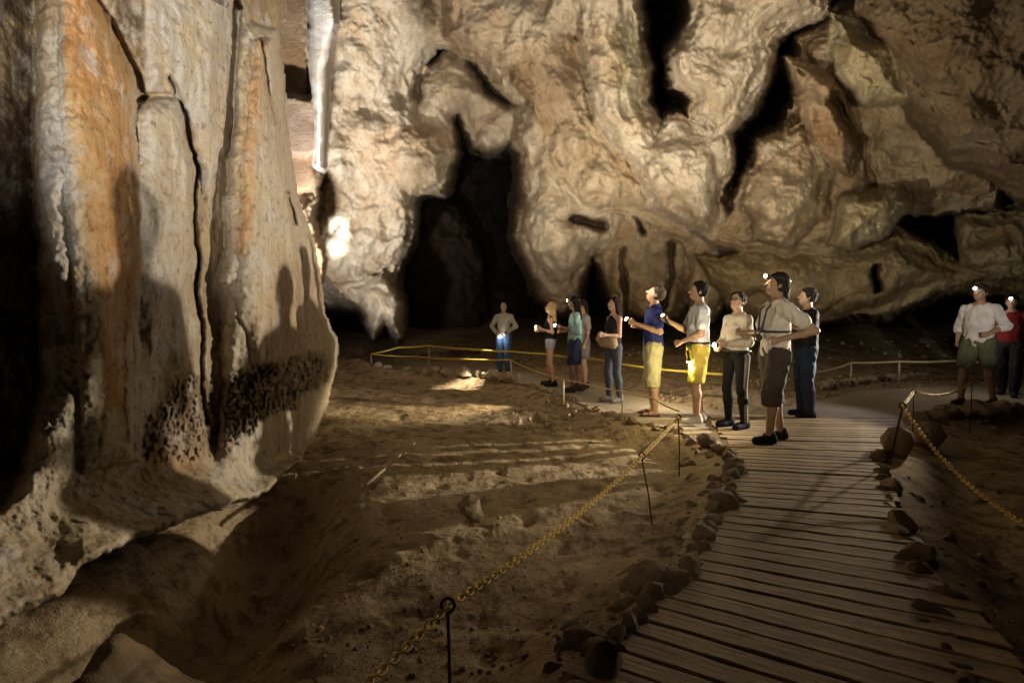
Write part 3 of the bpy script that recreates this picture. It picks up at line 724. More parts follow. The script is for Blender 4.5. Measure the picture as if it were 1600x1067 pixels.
rope([P(798, 562, .43), P(830, 577, .36), P(880, 592, .35), P(905, 597, .36), P(972, 611, .38), P(1020, 622, .42), P(1060, 642, .47)], 'thin orange rope low in front of the legs of the group', M_YCHAIN, .009)
rp = [P(1262, 583, .44), P(1330, 567, .43), P(1405, 565, .48), P(1490, 564, .48), P(1600, 566, .45)]
rope(rp, 'pale rope handrail between the navy shirted person and the walking visitor', M_WROPE, .021)
for i, (p, l, m_, r) in enumerate([(fr[0], 'post at the left end of both yellow ropes', M_POST, .018), (fr[2], 'far post of the yellow rope in front of the chasm', M_POST, .016),
                               (nr_[-1], 'short white post beside the jeans of the far man', M_POST, .022), (P(880, 594, .35), 'stubby pale post in front of the teal shirted visitor', M_POST, .018),
                               (P(972, 611, .38), 'thin pale post in front of the woman in leggings', M_POST, .010),
                               (rp[1], 'first post of the pale rope handrail, behind the navy shirted person', M_POST, .020), (rp[2], 'middle post of the pale rope handrail', M_POST, .024)]):
    post(p, Vector((p.x, p.y, max(gh(p.x, p.y), -.12))), l, m_, r, 0, 'rope posts along the path')

# ------------------------------------------------------------------ people
class Grid:
    def __init__(s, lo, hi, h):
        s.lo = np.array(lo, dtype=np.float32); s.h = h; s.n = np.ceil((np.array(hi) - s.lo) / h).astype(int) + 1
        s.f = np.full(tuple(s.n), .1, dtype=np.float32)
    def sub(s, lo, hi):
        a = np.clip(np.floor((np.array(lo) - s.lo) / s.h).astype(int), 0, s.n); b = np.clip(np.ceil((np.array(hi) - s.lo) / s.h).astype(int) + 1, 0, s.n)
        sl = tuple(slice(x, y) for x, y in zip(a, b))
        ax = [s.lo[i] + s.h * np.arange(a[i], b[i], dtype=np.float32) for i in range(3)]
        return sl, ax[0][:, None, None], ax[1][None, :, None], ax[2][None, None, :]
    def smin(s, sl, d, k):
        f = s.f[sl]; hh = np.clip(.5 + .5 * (f - d) / k, 0, 1); s.f[sl] = f * (1 - hh) + d * hh - k * hh * (1 - hh)
    def cap(s, a, b, ra, rb, k=.03):
        a = np.array(a, dtype=np.float32); b = np.array(b, dtype=np.float32); m = max(ra, rb) + .06
        sl, x, y, z = s.sub(np.minimum(a, b) - m, np.maximum(a, b) + m); e = b - a; L = float(e @ e) + 1e-9
        t = np.clip(((x - a[0]) * e[0] + (y - a[1]) * e[1] + (z - a[2]) * e[2]) / L, 0, 1)
        d = np.sqrt((x - a[0] - t * e[0]) ** 2 + (y - a[1] - t * e[1]) ** 2 + (z - a[2] - t * e[2]) ** 2) - (ra + (rb - ra) * t)
        s.smin(sl, d, k)
    def ell(s, c, r, k=.03, rot=None):
        m = max(r) + .06; sl, x, y, z = s.sub(np.array(c) - m, np.array(c) + m)
        x = x - c[0]; y = y - c[1]; z = z - c[2]
        if rot is not None:
            M = np.array(rot.inverted()); x, y, z = (M[0][0] * x + M[0][1] * y + M[0][2] * z, M[1][0] * x + M[1][1] * y + M[1][2] * z, M[2][0] * x + M[2][1] * y + M[2][2] * z)
        k0 = np.sqrt((x / r[0]) ** 2 + (y / r[1]) ** 2 + (z / r[2]) ** 2); k1 = np.sqrt((x / r[0] ** 2) ** 2 + (y / r[1] ** 2) ** 2 + (z / r[2] ** 2) ** 2) + 1e-6
        s.smin(sl, np.where(k0 < 1e-3, -min(r), k0 * (k0 - 1) / k1), k)
    def clip(s, p, n):
        "keep the side the normal points away from"
        n = np.array(n, dtype=np.float32); n /= np.linalg.norm(n); p = np.array(p); sl, x, y, z = s.sub(s.lo, s.lo + s.n * s.h)
        s.f = np.maximum(s.f, (x - p[0]) * n[0] + (y - p[1]) * n[1] + (z - p[2]) * n[2])
    def nets(s):
        f = np.pad(s.f, 1, constant_values=.1); lo = s.lo - s.h; g = f < 0
        c = sum(g[i:g.shape[0] - 1 + i, j:g.shape[1] - 1 + j, k:g.shape[2] - 1 + k].astype(np.int8) for i in (0, 1) for j in (0, 1) for k in (0, 1))
        act = (c > 0) & (c < 8); idx = np.full(act.shape, -1, dtype=np.int64); ai = np.argwhere(act); idx[act] = np.arange(len(ai))
        acc = np.zeros((len(ai), 3)); cnt = np.zeros(len(ai)); cs = [(i, j, k) for i in (0, 1) for j in (0, 1) for k in (0, 1)]
        for a in cs:
            for b in cs:
                if sum(b) - sum(a) == 1 and all(y >= x for x, y in zip(a, b)):
                    fa = f[tuple((ai + a).T)]; fb = f[tuple((ai + b).T)]; cr = (fa < 0) != (fb < 0)
                    t = np.where(cr, fa / np.where(np.abs(fa - fb) < 1e-9, 1, fa - fb), 0)
                    acc += (np.array(a) + t[:, None] * (np.array(b) - np.array(a))) * cr[:, None]; cnt += cr
        V = lo + s.h * (ai + acc / np.maximum(cnt, 1)[:, None]); Q = []
        for ax in range(3):
            o1, o2 = [(1, 2), (2, 0), (0, 1)][ax]
            sA = [slice(1, -1)] * 3; sA[ax] = slice(0, -1); sB = [slice(1, -1)] * 3; sB[ax] = slice(1, None)
            ga = g[tuple(sA)]; gb = g[tuple(sB)]; e = np.argwhere(ga != gb)
            if not len(e): continue
            inside = ga[tuple(e.T)]; e = e + 1; e[:, ax] -= 1
            def cell(d1, d2):
                q = e.copy(); q[:, o1] -= d1; q[:, o2] -= d2; return idx[tuple(q.T)]
            quad = np.stack([cell(1, 1), cell(0, 1), cell(0, 0), cell(1, 0)], -1); quad[~inside] = quad[~inside][:, ::-1]; Q.append(quad)
        return V, np.concatenate(Q) if Q else np.zeros((0, 4), int)

_matc = {}
def skinmat(c):
    if ('s', c) not in _matc: _matc[('s', c)] = simple('skin', c, .55, 0, .35, 25, .12, .001)
    return _matc[('s', c)]
def clothmat(name, c, stripes=None):
    key = (name, c, str(stripes))
    if key in _matc: return _matc[key]
    n = NT(name); co = n.coords(); a = n.noise(co, 9, 5, .6, .4); w = n.noise(n.coords((1, 1, .5)), 180, 2, .5)
    cc = n.mix(n.ramp(a, [(.3, 0), (.7, 1)]), tuple(x * .8 for x in c), tuple(min(1, x * 1.15) for x in c))
    if stripes:
        z = n.node('ShaderNodeSeparateXYZ', i_0=co).outputs[2]; m = None
        for lo, hi in stripes:
            b_ = n.math('MULTIPLY', n.math('GREATER_THAN', z, lo), n.math('LESS_THAN', z, hi)); m = b_ if m is None else n.math('ADD', m, b_)
        cc = n.mix(m, cc, (.03, .03, .035))
    _matc[key] = n.done(cc, .85, n.bump(w, .002, .5, n.bump(a, .02, .5)), .15); return _matc[key]

def to_mesh(name, G, fold=0.0, seed=0, k=9.0):
    V, Q = G.nets(); me = mesh_np(name, V, Q, True)
    if fold > 0:
        nn = np.zeros(len(me.vertices) * 3, dtype=np.float32); me.vertices.foreach_get('normal', nn); nn = nn.reshape(-1, 3)
        d = fold * (ridged(V * np.array([k, k, k * .45]) + seed, 2) - .6); V = V + nn * d[:, None]
        me.vertices.foreach_set('co', V.astype(np.float32).ravel()); me.update()
    return me

def make_person(loc, face, label, H=1.75, top='tee', topc=(.5, .5, .5), bot='shorts', botc=(.4, .35, .1), skin=(.45, .27, .18), hair='short', hairc=(.02, .015, .012), shoe=(.03, .03, .03),
                sandals=False, hl=None, hr=None, pitch=0, yaw=0, female=False, stripes=None, hem=None, vox=.012, lean=0.0, spread=.0, grip=(True, True), group=None, step=0.0, extras=(), shortz=.52, noshoe=False, topz=None):
    sc = H / 1.75; S = lambda *p: np.array(p, dtype=float) * sc
    root = tag(empty('person', loc, face), label, 'person', group)
    shx = .150 if female else .178; hipx = .095
    hem = hem if hem is not None else .93
    pel = S(0, 0, .96); chest = S(0, -.01 + lean, 1.30); nb = S(0, -.015 + lean, 1.47); hd = S(0, .015 + lean, 1.635)
    shl = {-1: S(-shx, -.01 + lean, 1.395), 1: S(shx, -.01 + lean, 1.395)}
    arms = {}
    for sd, a in ((-1, hl), (1, hr)):
        if a is None: a = ((sd * (shx + .05), -.03, 1.13), (sd * (shx + .06), .05, .90))
        arms[sd] = (S(*a[0]), S(*a[1]))
    legs = {}
    for sd in (-1, 1):
        off = step * sd; legs[sd] = (S(sd * hipx, 0, .91), S(sd * (hipx + .01 + spread * .5), .02 + off * .5, .495), S(sd * (hipx + .005 + spread), -.025 + off, .085))
    Rh = Euler((math.radians(pitch), 0, math.radians(yaw))).to_matrix()
    def hp(x, y, z):   # point in the head frame
        q = Rh @ Vector((x, y, z + .06)); return (hd[0] + q.x * sc, hd[1] + q.y * sc, hd[2] + (q.z - .06) * sc)
    allp = np.array([pel, nb, hd] + [a for v in arms.values() for a in v] + [l for v in legs.values() for l in v])
    lo = allp.min(0) - .22; hi = allp.max(0) + .24; lo[2] = -.02
    def G(): return Grid(lo, hi, vox)
    # ---- body
    g = G(); rc = .14 if female else .158
    g.ell(S(0, -.005 + lean, 1.29), S(rc, .10, .20), .05); g.ell(S(0, .0 + lean * .5, 1.10), S(.118 if female else .14, .09, .16), .06); g.ell(pel, S(.158, .108, .12), .05)
    if female: g.ell(S(-.07, .075 + lean, 1.275), S(.06, .05, .06), .04); g.ell(S(.07, .075 + lean, 1.275), S(.06, .05, .06), .04)
    for sd in (-1, 1): g.cap(shl[sd] * [.92, 1, 1], nb + [0, 0, -.02], .048 * sc, .050 * sc, .05)
    g.cap(nb - [0, 0, .03], hd - S(0, .02, .03), .056 * sc, .048 * sc, .03)
    for c_, r_ in ((hp(0, 0, .012), S(.074, .094, .105)), (hp(0, .028, -.058), S(.052, .062, .058))): g.ell(c_, r_, .02, Rh)
    g.cap(hp(0, .088, .008), hp(0, .112, -.026), .009 * sc, .014 * sc, .012)          # nose
    g.cap(hp(-.03, .083, .026), hp(.03, .083, .026), .010, .010, .012)                # brow
    g.cap(hp(-.018, .088, -.062), hp(.018, .088, -.062), .008, .008, .008)            # lips
    for sd in (-1, 1): g.ell(hp(sd * .078, -.005, -.008), S(.011, .02, .032), .008, Rh)
    for sd in (-1, 1):
        e, w = arms[sd]; s_ = shl[sd]; fm = .85 if female else 1
        g.cap(s_, e, .050 * sc * fm, .038 * sc * fm, .03); mid = e + (w - e) * .3; g.cap(e, mid, .037 * sc * fm, .039 * sc * fm, .02); g.cap(mid, w, .039 * sc * fm, .025 * sc * fm, .02)
        h_, k_, a_ = legs[sd]; g.cap(h_, k_, .085 * sc, .054 * sc, .04); cf = k_ + (a_ - k_) * .3 + [0, -.012, 0]
        g.cap(k_, cf, .052 * sc, .056 * sc, .03); g.cap(cf, a_, .055 * sc, .036 * sc, .03)
        g.cap(a_ - [0, .01, .045], a_ + [sd * .01, .15, -.062], .032, .024, .03)
    V, Q = g.nets(); VV = [V]; QQ = [Q]; nv = len(V)
    # ---- hands, fine grid
    tips = {}
    for sd in (-1, 1):
        e, w = arms[sd]; d = (w - e) / np.linalg.norm(w - e); up = np.array([0, 0, 1.0])
        if abs(d[2]) > .8: up = np.array([0, 1.0, 0])
        side_ = np.cross(d, up); side_ /= np.linalg.norm(side_); nrm = np.cross(side_, d); inw = -side_ * sd if abs(d[2]) <= .8 else side_ * -sd
        gh_ = Grid(np.minimum(w, w + d * .2) - .10, np.maximum(w, w + d * .2) + .10, .006)
        gh_.cap(w - d * .02, w + d * .02, .025, .026, .01); pm = w + d * .06
        curl = 1.0 if grip[0 if sd < 0 else 1] else .25
        for q in range(4):
            o_ = nrm * ((q - 1.5) * .019); b0 = w + d * .025 + o_ * .7; b1 = w + d * (.088 - .004 * abs(q - 1.2)) + o_; gh_.cap(b0, b1, .014, .011, .01)
            L = (.040, .044, .041, .032)[q]
            d1 = d * math.cos(curl * 1.2) + inw * math.sin(curl * 1.2); b2 = b1 + d1 * L; gh_.cap(b1, b2, .0095, .0085, .003)
            d2 = d * math.cos(curl * 2.5) + inw * math.sin(curl * 2.5); b3 = b2 + d2 * L * .8; gh_.cap(b2, b3, .0085, .007, .003)
        t0 = w + d * .03 + nrm * .02; t1 = t0 + d * .03 + nrm * .022 + inw * .015; t2 = t1 + d * .022 + inw * .022; gh_.cap(t0, t1, .013, .011, .006); gh_.cap(t1, t2, .0105, .0085, .003)
        v_, q_ = gh_.nets(); VV.append(v_); QQ.append(q_ + nv); nv += len(v_); tips[sd] = (w + d * .09 + inw * .025, d)
    me = mesh_np('body', np.concatenate(VV), np.concatenate(QQ), True); link('body', me, skinmat(skin), root)
    # ---- top
    g = G(); inf = .016 if top in ('tee', 'shirt', 'sweater') else .009
    loose = .02 if top in ('tee', 'shirt') else .004
    g.ell(S(0, -.005 + lean, 1.29), S(rc + inf, .10 + inf, .20 + inf), .05); g.ell(S(0, .0 + lean * .5, 1.10), S((.118 if female else .14) + inf + loose, .09 + inf + loose, .18), .07)
    g.ell(pel + [0, 0, -.01], S(.158 + inf + loose * .4, .108 + inf + loose * .4, .13), .06)
    if female: g.ell(S(-.07, .075 + lean, 1.275), S(.06 + inf, .05 + inf, .06 + inf), .04); g.ell(S(.07, .075 + lean, 1.275), S(.06 + inf, .05 + inf, .06 + inf), .04)
    if top != 'tank':
        for sd in (-1, 1): g.cap(shl[sd] * [.92, 1, 1], nb + [0, 0, -.03], .048 * sc + inf, .046 * sc + inf, .05)
        for sd in (-1, 1):
            e, w = arms[sd]; s_ = shl[sd]
            if top == 'tee': g.cap(s_, s_ + (e - s_) * .62, .055 * sc + inf, .052 * sc + inf + .006, .03)
            elif top == 'shirt': g.cap(s_, e, .054 * sc + inf, .046 * sc + inf, .03); g.cap(e, e + (w - e) * .25, .046 * sc + inf, .044 * sc + inf, .03)
            else: g.cap(s_, e, .050 * sc + inf, .040 * sc + inf, .03); g.cap(e, e + (w - e) * .92, .040 * sc + inf, .028 * sc + inf, .03)
    else:
        for sd in (-1, 1): g.cap(S(sd * .10, .03 + lean, 1.33), S(sd * .10, -.02 + lean, 1.455), .03, .022, .03)
    g.clip(S(0, 0, hem), (0, 0, -1)); g.clip(S(0, .02 + lean, 1.475), (0, .35, 1))
    link('tank_top' if top == 'tank' else {'tee': 't_shirt', 'shirt': 'shirt', 'sweater': 'sweater'}[top], to_mesh('top', g, (.007 if top == 'sweater' else .012) if top != 'tank' else .004, H * 7), clothmat(top + '_cloth', topc, stripes), root)
    # ---- bottom
    g = G(); lz = {'shorts': shortz, 'hot': .79, 'trousers': .075, 'leggings': .08}[bot]; fit = {'shorts': .030, 'hot': .012, 'trousers': .020, 'leggings': .006}[bot]
    g.ell(pel + [0, 0, -.01], S(.160 + fit * .4, .110 + fit * .5, .125), .05)
    for sd in (-1, 1):
        h_, k_, a_ = legs[sd]; g.cap(h_, k_, .087 * sc + fit, .056 * sc + fit * (1.25 if bot == 'shorts' else 1), .03)
        if bot in ('trousers', 'leggings'):
            cf = k_ + (a_ - k_) * .3 + [0, -.012, 0]; g.cap(k_, cf, .054 * sc + fit, .058 * sc + fit, .03); g.cap(cf, a_, .057 * sc + fit, .040 * sc + fit * 1.1, .03)
        elif bot == 'shorts' and shortz < .5: g.cap(k_, k_ + (a_ - k_) * .4, .058 * sc + fit * 1.2, .056 * sc + fit * 1.1, .03)
    g.clip(S(0, 0, 1.035), (0, 0, 1)); g.clip(S(0, 0, lz), (0, 0, -1))
    link({'shorts': 'shorts', 'hot': 'shorts', 'trousers': 'trousers', 'leggings': 'leggings'}[bot], to_mesh('bottom', g, {'shorts': .014, 'hot': .003, 'trousers': .013, 'leggings': .002}[bot], H * 3), clothmat(bot + '_cloth', botc), root)
    # ---- shoes
    for sd in (-1, 1):
        a_ = legs[sd][2]; ft = a_.copy(); ft[2] = 0
        g = Grid(ft + [-.09, -.12, -.01], ft + [.10, .26, .14], .008)
        if sandals:
            g.cap(ft + [0, -.03, .012], ft + [sd * .012, .17, .012], .040, .046, .01); g.clip(ft + [0, 0, .020], (0, 0, 1)); me = to_mesh('sandal', g)
            g = Grid(ft + [-.09, -.12, -.01], ft + [.10, .26, .14], .006); g.cap(ft + [-.05, .09, .02], ft + [0, .10, .062], .008, .008, .01); g.cap(ft + [.055, .09, .02], ft + [0, .10, .062], .008, .008, .01)
            o = link('sandal', me, clothmat('shoe', shoe), root); link('strap', to_mesh('strap', g), clothmat('shoe', shoe), o)
        else:
            g.cap(ft + [0, -.035, .045], ft + [sd * .012, .14, .036], .046, .044, .02); g.cap(ft + [0, -.02, .06], ft + [0, -.02, .10], .044, .043, .03); g.cap(ft + [0, .03, .06], ft + [0, .10, .04], .038, .035, .02)
            g.clip(ft + [0, 0, .0], (0, 0, -1)); link('shoe', to_mesh('shoe', g), clothmat('shoe', shoe), root)
    # ---- hair
    g = Grid(np.array(hd) - [.2, .25, .45], np.array(hd) + [.2, .2, .25], .009)
    if hair != 'bald':
        g.ell(hp(0, -.016, .028), S(.090, .106, .110), .02, Rh)
        fwd = Rh @ Vector((0, 1, -.55)); g.clip(hp(0, .042, .030), fwd)
        if hair == 'short': dn = Rh @ Vector((0, -.25, -1)); g.clip(hp(0, -.03, -.062), dn)
        if hair == 'cap': g.cap(hp(-.04, .10, .05), hp(.04, .10, .05), .018, .018, .02)
        if hair == 'long':
            for sx in (-.055, 0, .055): g.cap(hp(sx, -.055, 0), S(sx * 1.2, -.085 + lean, 1.36), .048, .034, .03)
            for sd in (-1, 1): g.cap(hp(sd * .066, -.01, .0), S(sd * .075, -.03 + lean, 1.42), .030, .024, .02)
        if hair == 'bun': g.ell(hp(0, -.115, .03), (.035, .035, .035), .02)
        if hair == 'tail': g.cap(hp(0, -.10, .0), hp(0, -.13, -.14), .04, .025, .02)
        link('hair', to_mesh('hair', g, .011, 3, 26), clothmat('hair', hairc), root)
    # ---- eyes
    g = Grid(np.array(hd) - .16, np.array(hd) + .16, .006)
    for sd in (-1, 1): g.ell(hp(sd * .031, .084, .006), (.013, .010, .008), .002, Rh)
    link('eyes', to_mesh('eyes', g), clothmat('eye', (.03, .02, .015)), root)
    for ex in extras:
        if ex == 'glasses':
            pts = []
            me = None
            for sd in (-1, 1):
                c = [Vector(hp(sd * .033 + .025 * math.cos(a), .105, .006 + .018 * math.sin(a))) for a in np.linspace(0, 6.28, 13)[:-1]]
                link('spectacle_rim', tube_mesh('rim', c, .004, 6, True), M_BLACKP, root)
                link('spectacle_arm', tube_mesh('arm', [Vector(hp(sd * .058, .102, .01)), Vector(hp(sd * .082, .0, .008))], .003, 6), M_BLACKP, root)
        if ex in ('headlamp', 'headlampw'):
            c = [Vector(hp(.088 * math.cos(a), -.008 + .108 * math.sin(a), .062)) for a in np.linspace(0, 6.28, 25)[:-1]]
            hb = link('headlamp', tube_mesh('band', c, .010, 6, True), M_BLACKP, root)
            g = Grid(np.array(hp(0, .12, .062)) - .07, np.array(hp(0, .12, .062)) + .07, .006); g.ell(hp(0, .112, .062), (.030, .02, .024), .01); link('lamp_housing', to_mesh('h', g), M_BLACKP, hb)
            g = Grid(np.array(hp(0, .13, .062)) - .07, np.array(hp(0, .13, .062)) + .07, .006); g.ell(hp(0, .134, .062), (.024, .012, .024), .01); link('lens', to_mesh('l', g), E_WHITE if ex == 'headlampw' else E_WARM, hb)
        if ex == 'belt':
            c = [Vector(tuple(pel + S(.176 * math.cos(a), .130 * math.sin(a), .045))) for a in np.linspace(0, 6.28, 29)[:-1]]
            link('belt', tube_mesh('belt', c, .016, 6, True), M_BLACKP, root)
            g = Grid(pel - .35, pel + .35, .01); g.ell(pel + [-.10, .14, .03], (.05, .03, .04), .01); link('pouch', to_mesh('pouch', g), M_BLACKP, root)
        if ex == 'lanyard':
            for sd in (-1, 1): link('strap', tube_mesh('strap', [Vector(tuple(S(sd * .06, .03, 1.48))), Vector(tuple(S(sd * .08, .125, 1.38))), Vector(tuple(S(sd * .05, .15, 1.22))), Vector(tuple(S(.01, .16, 1.12)))], .010, 6), M_BLACKP, root)
            g = Grid(S(0, .17, 1.1) - .12, S(0, .17, 1.1) + .12, .01); g.ell(S(0, .17, 1.09), (.05, .035, .04), .01); link('camera', to_mesh('c', g), M_BLACKP, root)
        if ex == 'bag':
            g = Grid(S(-.1, .2, 1.05) - .35, S(-.1, .2, 1.05) + .35, .012); g.cap(S(-.16, .13, 1.06), S(.04, .18, 1.08), .075, .07, .02); g.cap(S(-.16, .13, .99), S(.04, .18, 1.0), .08, .075, .03)
            link('bag', to_mesh('bag', g, .006), clothmat('bagc', (.30, .21, .14)), root)
        if ex == 'stripe':
            for sd in (-1, 1):
                h_, k_, a_ = legs[sd]; g = G(); 
                g.cap(h_ + [sd * .062, .0, .02], k_ + [sd * .035, 0, 0], .044, .034, .01); g.cap(k_ + [sd * .035, -.005, 0], a_ + [sd * .017, 0, 0], .034, .032, .01)
                link('side_stripe', to_mesh('s', g), clothmat('gstripe', (.20, .18, .15)), root)
        if ex == 'hemband':
            c = [Vector(tuple(pel + S(.183 * math.cos(a), .138 * math.sin(a), hem - .955))) for a in np.linspace(0, 6.28, 33)[:-1]]
            link('hem_band', tube_mesh('hemband', c, .014, 6, True), M_BLACKP, root)
        if ex == 'backpack':
            g = Grid(S(-.3, -.45, .85), S(.3, .05, 1.6), .012); g.ell(S(0, -.21 + lean, 1.26), (.17, .12, .24), .02); g.ell(S(0, -.30 + lean, 1.17), (.12, .07, .13), .03)
            bp = link('backpack', to_mesh('bp', g, .006), clothmat('pack', (.42, .40, .38)), root)
            for sd in (-1, 1): link('strap', tube_mesh('strap', [Vector(tuple(S(sd * .09, -.15, 1.44))), Vector(tuple(S(sd * .11, .0, 1.50))), Vector(tuple(S(sd * .11, .125, 1.38))), Vector(tuple(S(sd * .13, .10, 1.18))), Vector(tuple(S(sd * .15, -.1, 1.08)))], .018, 6), M_BLACKP, bp)
    M = Matrix.Translation(loc) @ Matrix.Rotation(face, 4, 'Z')
    hands = {sd: (M @ Vector(tuple(tips[sd][0])), (M.to_3x3() @ Vector(tuple(tips[sd][1])))) for sd in tips}
    return root, hands, M @ Vector(hp(0, .14, .06))

def torch(pos, d, label, mat=E_WARM, power=12, color=WARM, glow=.03, angle=None, target=None, Lb=.11):
    d = d.normalized(); root = tag(empty('torch', pos), label, 'torch', 'torches held by the visitors'); root.rotation_euler = d.to_track_quat('Z', 'Y').to_euler()
    link('barrel', lathe_mesh('barrel', [(.012, -Lb), (.014, -Lb + .01), (.014, 0), (.024, .02), (.026, .04)], 14), M_BLACKP, root)
    link('lens', lathe_mesh('lens', [(glow * .85, .041), (glow, .047), (glow * .95, .055), (glow * .5, .066)], 14), mat, root)
    lp = pos + d * .10
    if power > 0: lamp('torch_light', lp, power, color, .02, target=target, angle=angle, blend=.8) if target is not None else lamp('torch_light', lp, power, color, .02)
    return root

LEFT = math.pi / 2      # facing the left of the picture
def at(u, v, z=0.0): return P(u, v, z)
HOLD = lambda sd, x=.10, y=.215, z=1.20: ((sd * .21, -.06, 1.13), (sd * x, y - .03, z))
TORCHES = {}
pa, ha, _ = make_person(at(787, 583), math.radians(168), 'far balding man in pale shirt and blue jeans, alone before the chasm', 1.68, 'sweater', (.42, .40, .33), 'trousers', (.07, .13, .25), (.42, .26, .18), 'bald',
    hl=((-.30, -.03, 1.16), (-.13, .13, 1.02)), hr=((.31, -.04, 1.16), (.15, .13, 1.0)), vox=.014, hem=.90, pitch=-8)
torch(ha[1][0], ha[1][1] + Vector((0, 0, -.3)), 'white torch at the waist of the far man in jeans', E_WHITE, 2, WHITE, .04)
pb, hb_, _ = make_person(at(860, 603), math.radians(80), 'blonde woman in a black top and very short pale denim shorts', 1.63, 'tank', (.015, .013, .013), 'hot', (.36, .38, .46), (.55, .36, .26), 'long', (.48, .34, .17), shoe=(.02, .02, .02),
    hl=HOLD(-1), hr=HOLD(1, .08, .27, 1.16), female=True, vox=.012, step=.05, hem=.98, pitch=14)
torch(hb_[-1][0], hb_[-1][1], 'glowing torch in the hands of the blonde woman', E_WARM, 6)
pc, hc, lc = make_person(at(898, 612), math.radians(84), 'visitor with long dark hair, teal shirt and navy knee shorts', 1.70, 'shirt', (.22, .34, .32), 'shorts', (.025, .03, .06), (.20, .11, .07), 'long', (.012, .01, .01), shoe=(.04, .03, .03),
    hl=HOLD(-1, .1, .28, 1.2), hr=HOLD(1, .1, .26, 1.12), vox=.012, hem=.83, extras=('headlamp',), step=-.08)
torch(hc[-1][0], Vector((-1, 0, .4)), 'small bright torch held by the visitor in the teal shirt', E_WHITE, 4)
make_person(at(909, 606), math.radians(110), 'visitor in a pinkish white shirt half hidden behind the teal shirted one', 1.66, 'tee', (.36, .30, .28), 'shorts', (.20, .19, .19), (.45, .29, .2), 'tail', (.03, .02, .015), female=True, shortz=.6, vox=.014)
pd, hd_, _ = make_person(at(958, 628), math.radians(112), 'long haired woman in dark tank top and grey leggings with a tan bag', 1.66, 'tank', (.02, .015, .015), 'leggings', (.06, .065, .085), (.42, .26, .18), 'long', (.02, .012, .01), shoe=(.18, .16, .15),
    hl=((-.24, .05, 1.12), (-.20, .30, 1.14)), hr=((.23, -.02, 1.12), (.10, .22, 1.08)), female=True, vox=.011, extras=('bag',), pitch=10, step=.04)
pe, he, _ = make_person(at(1019, 648), math.radians(82), 'man in royal blue shirt, pale yellow rolled trousers and sandals, looking up', 1.80, 'tee', (.030, .038, .17), 'shorts', (.48, .45, .27), (.50, .31, .21), 'short', (.055, .038, .028), shoe=(.06, .03, .02),
    sandals=True, hl=HOLD(-1, .12, .28, 1.24), hr=HOLD(1, .08, .24, 1.20), vox=.010, pitch=32, shortz=.40, hem=.93, extras=())
torch(he[-1][0], he[-1][1] + Vector((0, 0, .4)), 'glowing torch in the hand of the man in the royal blue shirt', E_WARM, 7)
pf, hf, _ = make_person(at(1088, 660, .02), math.radians(84), 'man in a white t-shirt, mustard shorts and white trainers', 1.78, 'tee', (.60, .62, .66), 'shorts', (.46, .36, .07), (.40, .25, .17), 'short', (.012, .01, .01), shoe=(.55, .52, .48),
    hl=((-.22, .02, 1.12), (-.10, .22, 1.02)), hr=((.23, .10, 1.15), (.10, .34, 1.27)), vox=.010, pitch=8, hem=.96, extras=('belt',), step=-.05, grip=(True, False))
torch(hf[1][0], Vector((-.6, -.2, .8)), 'dim torch raised in the far hand of the man in mustard shorts', emis('torch_glow_dim', (1, .75, .45), 3), 0)
torch(pf.location + Vector((-.17, -.17, .84)), Vector((.25, .35, -1)), 'dazzling torch hanging against the mustard shorts, pointing down', emis('torch_glow_yellow', (1, .82, .30), 30), 30, (1, .80, .36), .032)
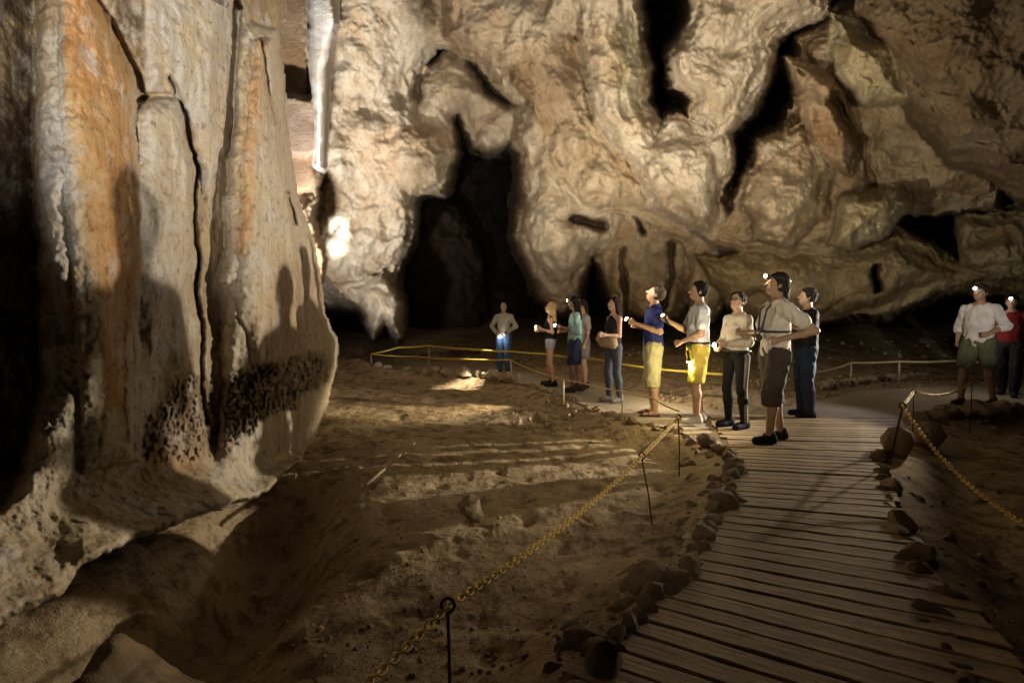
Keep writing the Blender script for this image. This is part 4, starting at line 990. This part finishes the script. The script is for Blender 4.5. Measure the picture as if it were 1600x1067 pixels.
pg, hg, _ = make_person(at(1148, 668, .03), math.radians(112), 'woman with glasses, beige sweater and black leggings with grey side stripe', 1.63, 'sweater', (.60, .54, .44), 'leggings', (.012, .011, .012), (.48, .30, .21), 'bun', (.02, .013, .01), shoe=(.012, .014, .03),
    hl=((-.24, .06, 1.12), (-.16, .32, 1.10)), hr=((.22, .0, 1.12), (.06, .27, 1.06)), female=True, vox=.010, pitch=14, yaw=12, hem=1.0, extras=('glasses', 'stripe', 'hemband'), step=.03)
torch(hg[-1][0], hg[-1][1], 'torch glowing in the hand of the woman with glasses', E_WARM, 8)
ph, hh_, lh = make_person(at(1207, 690, .03), math.radians(86), 'man in striped white shirt and long dark shorts with a hand on his hip', 1.80, 'tee', (.50, .47, .42), 'shorts', (.055, .042, .035), (.28, .17, .11), 'tail', (.02, .015, .012), shoe=(.012, .012, .014),
    hl=((-.29, -.25, 1.17), (-.19, .03, 1.08)), hr=((.24, .06, 1.12), (.08, .31, 1.14)), vox=.010, pitch=14, hem=.90, stripes=[(1.175, 1.20)], extras=('headlamp', 'lanyard'), step=-.10, shortz=.40)
make_person(at(1256, 652, .0), math.radians(80), 'person in a dark navy t-shirt, blue jeans and dark shoes, last in the row', 1.74, 'tee', (.010, .010, .014), 'trousers', (.02, .028, .055), (.25, .15, .10), 'short', (.01, .008, .008), shoe=(.015, .012, .01),
    hl=((-.22, .03, 1.16), (-.06, .20, 1.24)), hr=((.24, .04, 1.16), (.04, .20, 1.16)), vox=.011, pitch=10, spread=.03)
pj, hj, lj = make_person(at(1524, 632), math.radians(112), 'walking visitor in a loose white shirt and olive shorts at the far right', 1.85, 'shirt', (.60, .57, .54), 'shorts', (.10, .10, .06), (.33, .20, .13), 'short', (.03, .02, .015), shoe=(.06, .04, .03),
    vox=.012, extras=('headlampw',), step=.20, shortz=.55, hem=.86, hl=((-.30, -.02, 1.16), (-.22, .18, 1.06)), hr=((.30, -.12, 1.14), (.26, .0, .92)))
pk, hk, lk = make_person(at(1574, 618), math.radians(128), 'visitor in a red t-shirt behind the walking one in white', 1.72, 'tee', (.14, .012, .01), 'trousers', (.02, .02, .022), (.35, .21, .14), 'short', (.02, .015, .012), vox=.014, extras=('headlampw',), step=-.15)
for L_, pw, c_ in ((lc, 3, WARM), (lh, 5, WARM)): lamp('head_torch_light', L_, pw, c_, .02)

print('tris', sum(len(o.data.loops) - 2 * len(o.data.polygons) for o in SC.objects if o.type == 'MESH'))
